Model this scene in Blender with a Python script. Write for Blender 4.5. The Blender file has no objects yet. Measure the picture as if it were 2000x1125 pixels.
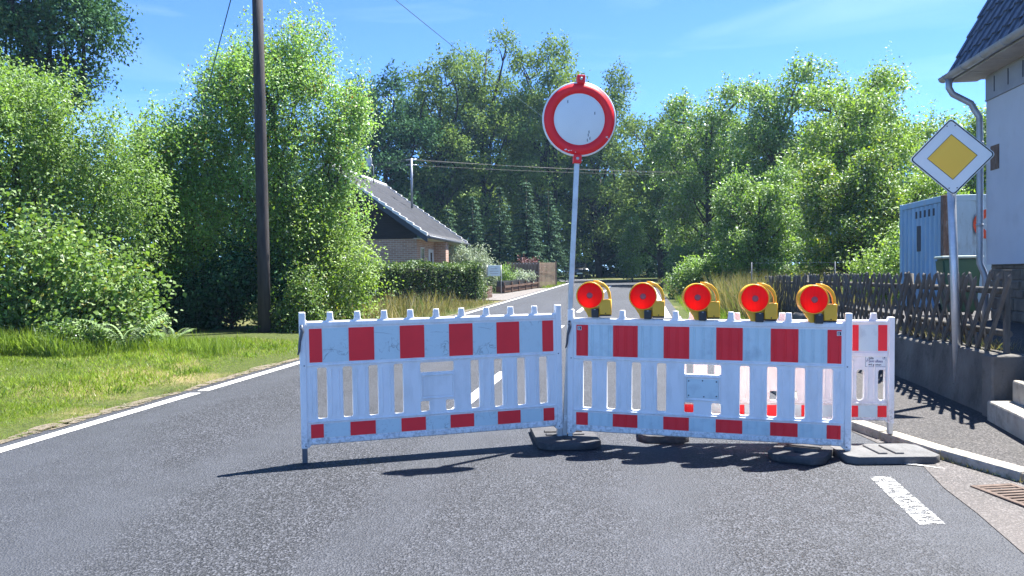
import bpy, bmesh, math
import numpy as np
from mathutils import Vector, Matrix
R = math.radians
sc = bpy.context.scene
col = sc.collection

# ------------------------------------------------------------------ camera, sky, sun, exposure
SL = 0.0133                                   # the street climbs gently away from the viewer
cam_d = bpy.data.cameras.new('camera'); cam = bpy.data.objects.new('camera', cam_d); col.objects.link(cam)
cam_d.sensor_width = 36.0; cam_d.lens = 27.0; cam_d.clip_start = 0.05; cam_d.clip_end = 3000
cam.location = (0, 0, 1.45)
cam.rotation_euler = (Matrix.Rotation(R(90 - 1.05), 4, 'X') @ Matrix.Rotation(R(-0.6), 4, 'Z')).to_euler()
sc.camera = cam
SUN_EL, SUN_AZ = 62.0, 56.0                    # azimuth from the view direction towards the right
wd = bpy.data.worlds.new('World'); sc.world = wd; wd.use_nodes = True
wn = wd.node_tree.nodes; wl = wd.node_tree.links
sky = wn.new('ShaderNodeTexSky'); sky.sky_type = 'NISHITA'; sky.sun_disc = False
sky.sun_elevation = R(SUN_EL); sky.sun_rotation = R(SUN_AZ)
sky.altitude = 600; sky.air_density = 0.4; sky.dust_density = 0.0; sky.ozone_density = 8.0
hsv = wn.new('ShaderNodeHueSaturation'); hsv.inputs['Saturation'].default_value = 1.06; hsv.inputs['Value'].default_value = 1.0
wl.new(sky.outputs[0], hsv.inputs['Color']); 
tcw = wn.new('ShaderNodeTexCoord'); mpw = wn.new('ShaderNodeMapping'); mpw.inputs['Scale'].default_value = (1.6, 1.6, 9.0); mpw.inputs['Rotation'].default_value = (0.25, 0.1, 0.4)
nzw = wn.new('ShaderNodeTexNoise'); nzw.inputs['Scale'].default_value = 2.2; nzw.inputs['Detail'].default_value = 7; nzw.inputs['Distortion'].default_value = 0.8
rpw = wn.new('ShaderNodeValToRGB'); rpw.color_ramp.elements[0].position = 0.50; rpw.color_ramp.elements[1].position = 0.85; rpw.color_ramp.elements[1].color = (0.09, 0.09, 0.09, 1)
mxw = wn.new('ShaderNodeMix'); mxw.data_type = 'RGBA'; mxw.inputs[7].default_value = (4.6, 5.4, 6.2, 1)
wl.new(tcw.outputs['Generated'], mpw.inputs[0]); wl.new(mpw.outputs[0], nzw.inputs['Vector']); wl.new(nzw.outputs[0], rpw.inputs[0]); wl.new(rpw.outputs[0], mxw.inputs[0])
wl.new(hsv.outputs[0], mxw.inputs[6]); wl.new(mxw.outputs[2], wn['Background'].inputs[0]); wn['Background'].inputs[1].default_value = 0.120
sun_d = bpy.data.lights.new('sun', 'SUN'); sun = bpy.data.objects.new('sun', sun_d); col.objects.link(sun)
sun_d.energy = 4.6; sun_d.angle = R(0.53); sun_d.color = (1.0, 0.97, 0.92)
sv = Vector((math.sin(R(SUN_AZ)) * math.cos(R(SUN_EL)), math.cos(R(SUN_AZ)) * math.cos(R(SUN_EL)), math.sin(R(SUN_EL))))
sun.rotation_euler = (-sv).to_track_quat('-Z', 'Y').to_euler(); sun.location = sv * 60
sc.view_settings.view_transform = 'Standard'; sc.view_settings.look = 'None'
sc.view_settings.gamma = 1.0; sc.view_settings.use_curve_mapping = False
sc.view_settings.exposure = 2.12
sc.render.engine = 'CYCLES'
cy = sc.cycles
cy.max_bounces = 8; cy.diffuse_bounces = 5; cy.glossy_bounces = 3; cy.transmission_bounces = 4; cy.transparent_max_bounces = 8
cy.use_denoising = True; cy.denoising_prefilter = 'ACCURATE'; cy.denoising_input_passes = 'RGB_ALBEDO_NORMAL'
cy.caustics_reflective = False; cy.caustics_refractive = False

# ------------------------------------------------------------------ helpers
rng = np.random.default_rng(7)
def tag(o, label=None, cat=None, group=None, kind=None):
    if label: o['label'] = label
    if cat: o['category'] = cat
    if group: o['group'] = group
    if kind: o['kind'] = kind
    return o
def thing(name, label, cat, loc=(0, 0, 0), rz=0.0, group=None, rot=None):
    o = bpy.data.objects.new(name, None); col.objects.link(o)
    o.empty_display_size = 0.1
    o.location = loc; o.rotation_euler = rot if rot else (0, 0, rz)
    return tag(o, label, cat, group)
def mobj(name, me, mat=None, parent=None):
    o = bpy.data.objects.new(name, me); col.objects.link(o)
    if mat is not None and not me.materials: me.materials.append(mat)
    if parent is not None: o.parent = parent
    return o
def np_mesh(name, V, F, attr=None, smooth=False):
    V = np.asarray(V, np.float32); F = np.asarray(F, np.int32); k = F.shape[1]
    me = bpy.data.meshes.new(name)
    me.vertices.add(len(V)); me.vertices.foreach_set('co', V.ravel())
    me.loops.add(F.size); me.loops.foreach_set('vertex_index', F.ravel())
    me.polygons.add(len(F)); me.polygons.foreach_set('loop_start', np.arange(0, F.size, k, dtype=np.int32))
    if smooth: me.polygons.foreach_set('use_smooth', np.ones(len(F), bool))
    me.update(calc_edges=True)
    if attr is not None:
        a = me.attributes.new('v', 'FLOAT', 'FACE'); a.data.foreach_set('value', np.asarray(attr, np.float32))
    return me
class MB:
    """collects simple solids into one mesh"""
    def __init__(s): s.bm = bmesh.new(); s.M = Matrix()
    def _add(s, vs, fs):
        b = [s.bm.verts.new(s.M @ Vector(v)) for v in vs]
        out = []
        for f in fs:
            try: out.append(s.bm.faces.new([b[i] for i in f]))
            except ValueError: pass
        return b, out
    def box(s, lo, hi, bev=0.0, seg=1):
        (x0, y0, z0), (x1, y1, z1) = lo, hi
        vs = [(x0,y0,z0),(x1,y0,z0),(x1,y1,z0),(x0,y1,z0),(x0,y0,z1),(x1,y0,z1),(x1,y1,z1),(x0,y1,z1)]
        b, f = s._add(vs, [(0,3,2,1),(4,5,6,7),(0,1,5,4),(1,2,6,5),(2,3,7,6),(3,0,4,7)])
        if bev > 0:
            es = list({e for q in f for e in q.edges})
            bmesh.ops.bevel(s.bm, geom=es, offset=bev, segments=seg, affect='EDGES', profile=0.5)
        return s
    def prism(s, pts, z0, z1, bev=0.0):
        """extrude an outline in x, y between two heights"""
        n = len(pts)
        b, f = s._add([(x, y, z0) for x, y in pts] + [(x, y, z1) for x, y in pts],
               [tuple(range(n))[::-1], tuple(range(n, 2*n))] + [(i, (i+1) % n, n+(i+1) % n, n+i) for i in range(n)])
        if bev > 0:
            es = [e for e in f[1].edges] if len(f) > 1 else []
            bmesh.ops.bevel(s.bm, geom=es, offset=bev, segments=1, affect='EDGES')
        return s
    def tube(s, path, rad, n=8, caps=True):
        P = [Vector(p) for p in path]; m = len(P)
        rr = rad if hasattr(rad, '__len__') else [rad] * m
        rings = []; up = None
        for i in range(m):
            t = (P[min(i+1, m-1)] - P[max(i-1, 0)]).normalized()
            if up is None: up = t.orthogonal().normalized()
            up = (up - t * up.dot(t))
            up = up.normalized() if up.length > 1e-6 else t.orthogonal().normalized()
            w = t.cross(up)
            rings.append([s.bm.verts.new(s.M @ (P[i] + (up*math.cos(a) + w*math.sin(a)) * rr[i])) for a in [2*math.pi*k/n for k in range(n)]])
        for i in range(m-1):
            for k in range(n):
                f = s.bm.faces.new((rings[i][k], rings[i][(k+1) % n], rings[i+1][(k+1) % n], rings[i+1][k])); f.smooth = n > 5
        if caps:
            s.bm.faces.new(rings[0][::-1]); s.bm.faces.new(rings[-1])
        return s
    def lathe(s, prof, n=24, axis='Y'):
        """profile (r, t) turned about an axis"""
        rings = []
        for r_, t in prof:
            ring = []
            for k in range(n):
                a = 2*math.pi*k/n; c, d = r_*math.cos(a), r_*math.sin(a)
                p = (c, t, d) if axis == 'Y' else (c, d, t) if axis == 'Z' else (t, c, d)
                ring.append(s.bm.verts.new(s.M @ Vector(p)))
            rings.append(ring)
        for i in range(len(rings)-1):
            for k in range(n):
                f = s.bm.faces.new((rings[i][k], rings[i][(k+1) % n], rings[i+1][(k+1) % n], rings[i+1][k])); f.smooth = True
        return s
    def build(s, name, mat, parent=None, fix=True):
        if fix: bmesh.ops.recalc_face_normals(s.bm, faces=s.bm.faces[:])
        me = bpy.data.meshes.new(name); s.bm.to_mesh(me); s.bm.free()
        return mobj(name, me, mat, parent)
def rrect(x0, y0, x1, y1, r, n=4):
    """outline of a rectangle with round corners"""
    out = []
    for cx, cy, a0 in ((x1-r, y0+r, -90), (x1-r, y1-r, 0), (x0+r, y1-r, 90), (x0+r, y0+r, 180)):
        for k in range(n+1):
            a = R(a0 + 90*k/n); out.append((cx + r*math.cos(a), cy + r*math.sin(a)))
    return out
def sheet(outer, holes, thick, bev=0.0, upright=True):
    """solid plate with holes: outline and holes in x, z (upright) or x, y; centred on the plane"""
    cu = bpy.data.curves.new('t', 'CURVE'); cu.dimensions = '2D'; cu.fill_mode = 'BOTH'
    cu.extrude = max(thick/2 - bev, 1e-5); cu.bevel_depth = bev; cu.bevel_resolution = 1; cu.offset = -bev
    for loop in [outer] + list(holes):
        sp = cu.splines.new('POLY'); sp.points.add(len(loop)-1); sp.use_cyclic_u = True
        for p, q in zip(sp.points, loop): p.co = (q[0], q[1], 0, 1)
    o = bpy.data.objects.new('t', cu); col.objects.link(o)
    dg = bpy.context.evaluated_depsgraph_get(); dg.update()
    me = bpy.data.meshes.new_from_object(o.evaluated_get(dg))
    bpy.data.objects.remove(o); bpy.data.curves.remove(cu)
    if upright: me.transform(Matrix.Rotation(R(90), 4, 'X'))
    me.materials.clear()
    return me
def text_mesh(txt, size, bold=0.0, space=1.0):
    cu = bpy.data.curves.new('t', 'FONT'); cu.body = txt; cu.size = size; cu.offset = bold; cu.space_character = space; cu.resolution_u = 3
    o = bpy.data.objects.new('t', cu); col.objects.link(o)
    dg = bpy.context.evaluated_depsgraph_get(); dg.update()
    me = bpy.data.meshes.new_from_object(o.evaluated_get(dg))
    bpy.data.objects.remove(o); bpy.data.curves.remove(cu)
    me.transform(Matrix.Rotation(R(90), 4, 'X')); me.materials.clear()
    return me
def copy_tree(o, parent=None):
    c = o.copy(); col.objects.link(c); c.parent = parent
    for ch in list(o.children): copy_tree(ch, c)
    return c

# ------------------------------------------------------------------ materials
def new_mat(name):
    m = bpy.data.materials.new(name); m.use_nodes = True
    return m, m.node_tree.nodes, m.node_tree.links, m.node_tree.nodes['Principled BSDF']
def ramp(n, l, src, stops):
    r = n.new('ShaderNodeValToRGB'); cr = r.color_ramp
    while len(cr.elements) < len(stops): cr.elements.new(0.5)
    for e, (p, c) in zip(cr.elements, stops): e.position = p; e.color = (*c, 1) if len(c) == 3 else c
    l.new(src, r.inputs[0]); return r
def noise(n, l, vec, scale, detail=4, rough=0.55, dist=0.0):
    t = n.new('ShaderNodeTexNoise'); t.inputs['Scale'].default_value = scale; t.inputs['Detail'].default_value = detail
    t.inputs['Roughness'].default_value = rough; t.inputs['Distortion'].default_value = dist
    if vec is not None: l.new(vec, t.inputs['Vector'])
    return t
def mixc(n, l, fac, a, b, mode='MIX'):
    m = n.new('ShaderNodeMix'); m.data_type = 'RGBA'; m.blend_type = mode
    for sock, v in ((m.inputs[0], fac), (m.inputs[6], a), (m.inputs[7], b)):
        if hasattr(v, 'is_linked'): l.new(v, sock)
        elif isinstance(v, (int, float)): sock.default_value = v
        else: sock.default_value = (*v, 1)
    return m.outputs[2]
def bump(n, l, b, h, dist, strength=1.0):
    u = n.new('ShaderNodeBump'); u.inputs['Distance'].default_value = dist; u.inputs['Strength'].default_value = strength
    l.new(h, u.inputs['Height']); l.new(u.outputs[0], b.inputs['Normal']); return u
def geo_pos(n): return n.new('ShaderNodeNewGeometry').outputs['Position']
def obj_pos(n): return n.new('ShaderNodeTexCoord').outputs['Object']
def mapped(n, l, vec, scale):
    m = n.new('ShaderNodeMapping'); m.inputs['Scale'].default_value = scale; l.new(vec, m.inputs[0]); return m.outputs[0]

def plain(name, c, rough=0.5, spec=0.5, metal=0.0, var=0.0, vscale=6, stretch=(1,1,1), dirt=None, dfac=0.35, bmp=0.0, bscale=80, coat=0.0):
    m, n, l, b = new_mat(name)
    b.inputs['Roughness'].default_value = rough; b.inputs['Specular IOR Level'].default_value = spec; b.inputs['Metallic'].default_value = metal
    b.inputs['Coat Weight'].default_value = coat
    v = mapped(n, l, obj_pos(n), stretch)
    cur = None
    if var > 0:
        t = noise(n, l, v, vscale, 5)
        lo = tuple(x * (1 - var) for x in c); hi = tuple(min(1, x * (1 + var)) for x in c)
        cur = ramp(n, l, t.outputs[0], [(0.3, lo), (0.7, hi)]).outputs[0]
    if dirt:
        t = noise(n, l, v, vscale * 2.3, 6, 0.65)
        f = ramp(n, l, t.outputs[0], [(0.52, (0, 0, 0)), (0.72, (dfac, dfac, dfac))]).outputs[0]
        cur = mixc(n, l, f, cur if cur is not None else c, dirt)
    if cur is None: b.inputs['Base Color'].default_value = (*c, 1)
    else: l.new(cur, b.inputs['Base Color'])
    if bmp > 0:
        t = noise(n, l, obj_pos(n), bscale, 4); bump(n, l, b, t.outputs[0], bmp)
    return m

def leaf_mat(name, dark, light, trans=0.35, gloss=0.42, tint=None, tfac=0.0, shine=0.40):
    """leaf: colour differs from leaf to leaf; light passes through"""
    m = bpy.data.materials.new(name); m.use_nodes = True
    n, l = m.node_tree.nodes, m.node_tree.links
    n.remove(n['Principled BSDF'])
    a = n.new('ShaderNodeAttribute'); a.attribute_name = 'v'
    st = [(0.0, dark), (0.75, light)]
    if tint: st += [(1.0 - tfac - 0.01, light), (1.0 - tfac + 0.02, tint)]
    c = ramp(n, l, a.outputs['Fac'], st).outputs[0]
    big = noise(n, l, geo_pos(n), 0.55, 2)
    hs = n.new('ShaderNodeHueSaturation'); l.new(c, hs.inputs['Color'])
    mr = n.new('ShaderNodeMapRange'); mr.inputs[3].default_value = 0.75; mr.inputs[4].default_value = 1.25
    l.new(big.outputs[0], mr.inputs[0]); l.new(mr.outputs[0], hs.inputs['Value'])
    d = n.new('ShaderNodeBsdfDiffuse'); l.new(hs.outputs[0], d.inputs[0])
    t = n.new('ShaderNodeBsdfTranslucent')
    g2 = mixc(n, l, 1.0, hs.outputs[0], (1.08, 1.15, 0.55), 'MULTIPLY'); l.new(g2, t.inputs[0])
    mx = n.new('ShaderNodeMixShader'); mx.inputs[0].default_value = trans
    l.new(d.outputs[0], mx.inputs[1]); l.new(t.outputs[0], mx.inputs[2])
    gl = n.new('ShaderNodeBsdfGlossy'); gl.inputs['Roughness'].default_value = gloss + .17; gl.inputs[0].default_value = (0.9, 0.95, 1, 1)
    fr = n.new('ShaderNodeFresnel'); fr.inputs[0].default_value = 1.42
    fm = n.new('ShaderNodeMath'); fm.operation = 'MULTIPLY'; fm.inputs[1].default_value = shine; l.new(fr.outputs[0], fm.inputs[0])
    m2 = n.new('ShaderNodeMixShader'); l.new(fm.outputs[0], m2.inputs[0]); l.new(mx.outputs[0], m2.inputs[1]); l.new(gl.outputs[0], m2.inputs[2])
    l.new(m2.outputs[0], n['Material Output'].inputs[0])
    return m

def asphalt_mat(name, dark, light, scale, patch, bumpd, rough=0.62, stain=None):
    m, n, l, b = new_mat(name)
    p = geo_pos(n)
    vo = n.new('ShaderNodeTexVoronoi'); vo.inputs['Scale'].default_value = scale; vo.inputs['Randomness'].default_value = 1.0; l.new(p, vo.inputs['Vector'])
    fine = noise(n, l, p, scale * 0.75, 3, 0.7)
    chip = n.new('ShaderNodeSeparateColor'); l.new(vo.outputs['Color'], chip.inputs[0])
    c = ramp(n, l, chip.outputs[0], [(0.0, dark), (0.45, tuple(0.7*x + 0.3*y for x, y in zip(dark, light))), (0.72, light), (1.0, tuple(min(1, 2.2*x) for x in light))]).outputs[0]
    c = mixc(n, l, 0.35, c, ramp(n, l, fine.outputs[0], [(0.35, dark), (0.66, light)]).outputs[0])
    big = noise(n, l, mapped(n, l, p, (0.8, 0.35, 1)), 0.55, 4, 0.6, 0.6)
    f = ramp(n, l, big.outputs[0], [(0.46, (0, 0, 0)), (0.62, (1, 1, 1))]).outputs[0]
    c = mixc(n, l, f, c, mixc(n, l, 0.62, c, patch))
    if name == 'asphalt':
        dt = n.new('ShaderNodeVectorMath'); dt.operation = 'DOT_PRODUCT'; dt.inputs[1].default_value = (3.9, -0.651, 0); l.new(p, dt.inputs[0])
        wob = noise(n, l, p, 0.5, 3); ad = n.new('ShaderNodeMath'); ad.operation = 'MULTIPLY_ADD'; ad.inputs[1].default_value = 2.2; l.new(wob.outputs[0], ad.inputs[0]); l.new(dt.outputs['Value'], ad.inputs[2])
        sn_ = n.new('ShaderNodeMath'); sn_.operation = 'SINE'; l.new(ad.outputs[0], sn_.inputs[0])
        band = ramp(n, l, sn_.outputs[0], [(0.25, (0, 0, 0)), (0.95, (0.55, 0.55, 0.55))]).outputs[0]
        c = mixc(n, l, band, c, patch)
    mid = noise(n, l, p, 3.1, 5, 0.6)
    c = mixc(n, l, 1.0, c, ramp(n, l, mid.outputs[0], [(0.3, (0.86, 0.86, 0.86)), (0.7, (1.1, 1.1, 1.1))]).outputs[0], 'MULTIPLY')
    if stain:
        s2 = noise(n, l, p, 1.7, 6, 0.7, 1.0)
        f2 = ramp(n, l, s2.outputs[0], [(0.55, (0, 0, 0)), (0.68, (0.5, 0.5, 0.5))]).outputs[0]
        c = mixc(n, l, f2, c, stain)
    l.new(c, b.inputs['Base Color']); b.inputs['Roughness'].default_value = rough; b.inputs['Specular IOR Level'].default_value = 0.32
    h = n.new('ShaderNodeMath'); h.operation = 'ADD'; l.new(vo.outputs['Distance'], h.inputs[0]); l.new(fine.outputs[0], h.inputs[1])
    bump(n, l, b, h.outputs[0], bumpd)
    return m

M = {}
M['asphalt'] = asphalt_mat('asphalt', (0.002, 0.003, 0.005), (0.054, 0.057, 0.067), 96, (0.045, 0.049, 0.059), 0.006)
M['old_asphalt'] = asphalt_mat('old_asphalt', (0.045, 0.041, 0.040), (0.10, 0.091, 0.088), 110, (0.095, 0.083, 0.078), 0.003, 0.75, (0.07, 0.06, 0.05))
M['pave'] = asphalt_mat('pavement_asphalt', (0.010, 0.009, 0.009), (0.062, 0.057, 0.055), 90, (0.036, 0.033, 0.032), 0.004, 0.75, (0.05, 0.045, 0.04))
M['drive'] = asphalt_mat('driveway_surface', (0.09, 0.08, 0.075), (0.16, 0.145, 0.135), 40, (0.15, 0.135, 0.125), 0.003, 0.8)
def line_mat(name, wear, c=(0.72, 0.72, 0.70)):
    m, n, l, b = new_mat(name)
    p = geo_pos(n); t = noise(n, l, p, 130, 4, 0.75); t2 = noise(n, l, mapped(n, l, p, (1, 2.2, 1)), 15, 5, 0.65)
    ad = n.new('ShaderNodeMath'); ad.operation = 'ADD'; l.new(t.outputs[0], ad.inputs[0]); l.new(t2.outputs[0], ad.inputs[1])
    a = ramp(n, l, ad.outputs[0], [(wear, (0, 0, 0)), (min(1.0, wear + 0.07), (1, 1, 1))]).outputs[0]
    b.inputs['Base Color'].default_value = (*c, 1); b.inputs['Roughness'].default_value = 0.7
    ad.use_clamp = False
    mul = n.new('ShaderNodeMath'); mul.operation = 'MULTIPLY'; mul.inputs[1].default_value = 0.5; l.new(ad.outputs[0], mul.inputs[0])
    n_r = [x for x in n if x.type == 'VALTORGB'][0]; l.new(mul.outputs[0], n_r.inputs[0])
    l.new(a, b.inputs['Alpha']); bump(n, l, b, t.outputs[0], 0.004)
    return m
M['line'] = line_mat('road_paint', 0.40)
M['line_worn'] = line_mat('worn_road_paint', 0.492)
M['kerb'] = plain('kerb_concrete', (0.32, 0.295, 0.25), 0.85, 0.3, var=0.25, vscale=9, dirt=(0.10, 0.10, 0.06), dfac=0.6, bmp=0.006, bscale=60)
M['concrete'] = plain('wall_concrete', (0.12, 0.112, 0.10), 0.9, 0.25, var=0.35, vscale=2.2, dirt=(0.055, 0.055, 0.045), dfac=0.7, bmp=0.012, bscale=25)
M['step'] = plain('step_concrete', (0.33, 0.30, 0.25), 0.9, 0.25, var=0.25, vscale=4, dirt=(0.12, 0.11, 0.085), dfac=0.6, bmp=0.006, bscale=40)
M['white_pl'] = plain('white_plastic', (0.66, 0.66, 0.66), 0.42, 0.5, var=0.05, vscale=5, stretch=(1, 1, .25), dirt=(0.42, 0.42, 0.40), dfac=0.4, bmp=0.0006, bscale=120)
def white_plastic():
    m, n, l, b = new_mat('road_dirty_white_plastic'); v = obj_pos(n)
    t = noise(n, l, mapped(n, l, v, (1, 1, .3)), 9, 6, 0.65); f = ramp(n, l, t.outputs[0], [(0.46, (0, 0, 0)), (0.72, (0.5, 0.5, 0.5))]).outputs[0]
    c = mixc(n, l, f, (0.84, 0.83, 0.82), (0.56, 0.55, 0.52))
    sx = n.new('ShaderNodeSeparateXYZ'); l.new(v, sx.inputs[0]); mr = n.new('ShaderNodeMapRange'); mr.inputs[1].default_value = .34; mr.inputs[2].default_value = .10; l.new(sx.outputs[2], mr.inputs[0])
    sp = noise(n, l, v, 34, 5, 0.75); spm = ramp(n, l, sp.outputs[0], [(0.45, (0, 0, 0)), (0.62, (0.75, 0.75, 0.75))]).outputs[0]
    c = mixc(n, l, mixc(n, l, 1.0, spm, mr.outputs[0], 'MULTIPLY'), c, (0.25, 0.24, 0.22)); l.new(c, b.inputs['Base Color'])
    b.inputs['Roughness'].default_value = 0.45; u = noise(n, l, v, 120, 3); bump(n, l, b, u.outputs[0], 0.0006); return m
M['white_pl'] = white_plastic()
M['white_sheet'] = plain('white_reflective_sheeting', (0.58, 0.70, 0.72), 0.35, 0.6, var=0.05, vscale=3, dirt=(0.30, 0.38, 0.43), dfac=0.5)
def scuffed():
    m, n, l, b = new_mat('scuffed_white_sheeting'); v = obj_pos(n)
    a = noise(n, l, v, 7.5, 3, 0.5, 1.6); k = ramp(n, l, a.outputs[0], [(0.478, (0, 0, 0)), (0.497, (1, 1, 1)), (0.503, (1, 1, 1)), (0.522, (0, 0, 0))]).outputs[0]
    w = noise(n, l, v, 3.3, 3); wm = ramp(n, l, w.outputs[0], [(0.50, (0, 0, 0)), (0.66, (0.75, 0.75, 0.75))]).outputs[0]
    f = mixc(n, l, 1.0, k, wm, 'MULTIPLY'); d = noise(n, l, v, 16, 5, 0.7); dm = ramp(n, l, d.outputs[0], [(0.55, (0, 0, 0)), (0.75, (0.4, 0.4, 0.4))]).outputs[0]
    c = mixc(n, l, dm, (0.58, 0.70, 0.72), (0.40, 0.48, 0.50)); l.new(mixc(n, l, f, c, (0.15, 0.19, 0.21)), b.inputs['Base Color'])
    b.inputs['Roughness'].default_value = 0.42; return m
M['scuffed_sheet'] = scuffed()
M['red_sheet'] = plain('red_reflective_sheeting', (0.93, 0.030, 0.040), 0.45, 0.28, var=0.10, vscale=2.5)
M['scuff'] = plain('dark_scuffed_film', (0.16, 0.19, 0.21), 0.6)
M['steel'] = plain('galvanised_steel', (0.50, 0.52, 0.54), 0.42, 0.5, metal=0.65, var=0.12, vscale=9, dirt=(0.30, 0.29, 0.27), dfac=0.3)
M['dark_steel'] = plain('dark_steel', (0.10, 0.11, 0.13), 0.5, 0.5, metal=0.5)
M['rubber'] = plain('recycled_rubber', (0.050, 0.050, 0.054), 0.75, 0.4, var=0.3, vscale=9, dirt=(0.14, 0.135, 0.13), dfac=0.5, bmp=0.004, bscale=90)
M['rubber_grey'] = plain('dusty_recycled_rubber', (0.11, 0.11, 0.112), 0.8, 0.4, var=0.25, vscale=9, dirt=(0.05, 0.05, 0.05), dfac=0.6, bmp=0.004, bscale=90)
M['yellow_pl'] = plain('yellow_plastic', (0.80, 0.42, 0.015), 0.35, 0.5, var=0.06, vscale=20)
M['black_pl'] = plain('black_plastic', (0.018, 0.018, 0.02), 0.45, 0.5)
M['sign_white'] = plain('sign_white', (0.76, 0.80, 0.80), 0.4, 0.5, var=0.04, vscale=4)
M['sign_yellow'] = plain('sign_yellow', (1.0, 0.58, 0.045), 0.45, 0.5)
M['sign_black'] = plain('sign_black', (0.012, 0.02, 0.02), 0.5, 0.4)
M['text'] = plain('printed_ink', (0.05, 0.055, 0.16), 0.6)
M['text_blk'] = plain('printed_black', (0.02, 0.02, 0.03), 0.6)

def lens_mat():
    m = bpy.data.materials.new('red_lens'); m.use_nodes = True
    n, l = m.node_tree.nodes, m.node_tree.links
    b = n['Principled BSDF']; b.inputs['Base Color'].default_value = (0.62, 0.012, 0.022, 1); b.inputs['Roughness'].default_value = 0.18
    b.inputs['Specular IOR Level'].default_value = 0.5
    w = n.new('ShaderNodeTexWave'); w.inputs['Scale'].default_value = 32; w.inputs['Distortion'].default_value = 0; w.bands_direction = 'X'
    l.new(obj_pos(n), w.inputs[0]); bump(n, l, b, w.outputs[1], 0.006)
    t = n.new('ShaderNodeBsdfTranslucent'); rl = ramp(n, l, w.outputs[1], [(0.1, (0.74, 0.010, 0.022)), (0.6, (0.97, 0.017, 0.032))]); l.new(rl.outputs[0], t.inputs[0])
    mx = n.new('ShaderNodeMixShader'); mx.inputs[0].default_value = 0.78; l.new(b.outputs[0], mx.inputs[1]); l.new(t.outputs[0], mx.inputs[2])
    l.new(mx.outputs[0], n['Material Output'].inputs[0]); return m
M['lens'] = lens_mat()
M['lens_core'] = plain('smoky_red_lens_centre', (0.34, 0.05, 0.07), 0.2, 0.5)
def wood_mat(name, a, b_, rough=0.85, scale=3, stretch=(6, 6, 0.6), bmp=0.006):
    m, n, l, b = new_mat(name)
    v = mapped(n, l, obj_pos(n), stretch); t = noise(n, l, v, scale, 6, 0.65, 0.4)
    c = ramp(n, l, t.outputs[0], [(0.28, a), (0.72, b_)]).outputs[0]
    l.new(c, b.inputs['Base Color']); b.inputs['Roughness'].default_value = rough; b.inputs['Specular IOR Level'].default_value = 0.3
    bump(n, l, b, t.outputs[0], bmp); return m
M['pole_wood'] = wood_mat('tarred_pole_wood', (0.026, 0.023, 0.024), (0.070, 0.060, 0.058))
M['fence_wood'] = wood_mat('weathered_fence_wood', (0.045, 0.042, 0.037), (0.15, 0.14, 0.124), stretch=(8, 8, 1))
M['plank'] = wood_mat('brown_screen_plank', (0.17, 0.12, 0.085), (0.28, 0.21, 0.155))
M['planter_wood'] = wood_mat('planter_wood', (0.06, 0.035, 0.025), (0.15, 0.09, 0.065), stretch=(1, 1, 6))
M['clad'] = wood_mat('dark_cladding', (0.018, 0.017, 0.019), (0.034, 0.03, 0.032), stretch=(.4, .4, 6))
M['bark'] = wood_mat('bark', (0.035, 0.030, 0.024), (0.10, 0.085, 0.07), stretch=(5, 5, 1.2), bmp=0.02)
M['bark_dark'] = wood_mat('dark_bark', (0.02, 0.018, 0.016), (0.06, 0.05, 0.042), stretch=(3, 3, .7), bmp=0.02)
M['fascia'] = plain('dark_blue_fascia', (0.030, 0.040, 0.060), 0.55, 0.4)
M['stucco'] = plain('pale_grey_render', (0.56, 0.57, 0.60), 0.9, 0.2, var=0.06, vscale=1.2, bmp=0.004, bscale=140, dirt=(0.45, 0.45, 0.46), dfac=0.4)
M['zinc'] = plain('zinc', (0.36, 0.37, 0.39), 0.45, 0.5, metal=0.5, var=0.15, vscale=4, dirt=(0.2, 0.2, 0.2), dfac=0.4)
M['soffit'] = plain('soffit_paint', (0.40, 0.38, 0.36), 0.8, 0.3, var=0.12, vscale=4, dirt=(0.25, 0.22, 0.18), dfac=0.3)
M['frieze'] = plain('grey_painted_board', (0.32, 0.33, 0.36), 0.7, 0.3, var=0.1, vscale=3)
M['tile_blue'] = plain('glazed_blue_black_tile', (0.035, 0.040, 0.060), 0.22, 0.6, var=0.25, vscale=3, coat=0.3)
M['tile_grey'] = plain('grey_roof_tile', (0.036, 0.037, 0.042), 0.6, 0.35, var=0.3, vscale=2, bmp=0.004, bscale=20)
M['verge_tile'] = plain('glint_painted_tile', (0.55, 0.55, 0.55), 0.35, 0.6, var=0.12, vscale=3)  # sun glint along the roof edge put into a pale base colour
M['stone'] = plain('plinth_stone', (0.17, 0.135, 0.10), 0.9, 0.25, var=0.45, vscale=3, dirt=(0.06, 0.055, 0.05), dfac=0.5, bmp=0.02, bscale=14)
M['mortar'] = plain('mortar', (0.20, 0.18, 0.16), 0.95, 0.2, var=0.2, vscale=6, bmp=0.006, bscale=60)
M['glass'] = plain('window_glass', (0.02, 0.025, 0.03), 0.08, 0.6)
M['frame_white'] = plain('white_window_frame', (0.6, 0.6, 0.6), 0.5)
M['blue_box'] = plain('blue_container_paint', (0.27, 0.43, 0.56), 0.5, 0.4, var=0.12, vscale=2, stretch=(1, 1, .4), dirt=(0.42, 0.46, 0.47), dfac=0.6)
M['pale_box'] = plain('pale_blue_container_paint', (0.33, 0.45, 0.52), 0.6, 0.4, var=0.12, vscale=2.5, stretch=(1.4, 1.4, .35), dirt=(0.13, 0.11, 0.09), dfac=0.6)
M['rust'] = plain('rusty_steel', (0.16, 0.10, 0.07), 0.85, 0.3, var=0.4, vscale=5, stretch=(2, 2, .6), dirt=(0.28, 0.26, 0.23), dfac=0.8)
M['c_red'] = plain('orange_red_lettering', (0.55, 0.07, 0.03), 0.6, 0.3, var=0.12, vscale=4)
M['bin_green'] = plain('green_bin_plastic', (0.03, 0.09, 0.055), 0.5, 0.5, var=0.1)
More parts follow.
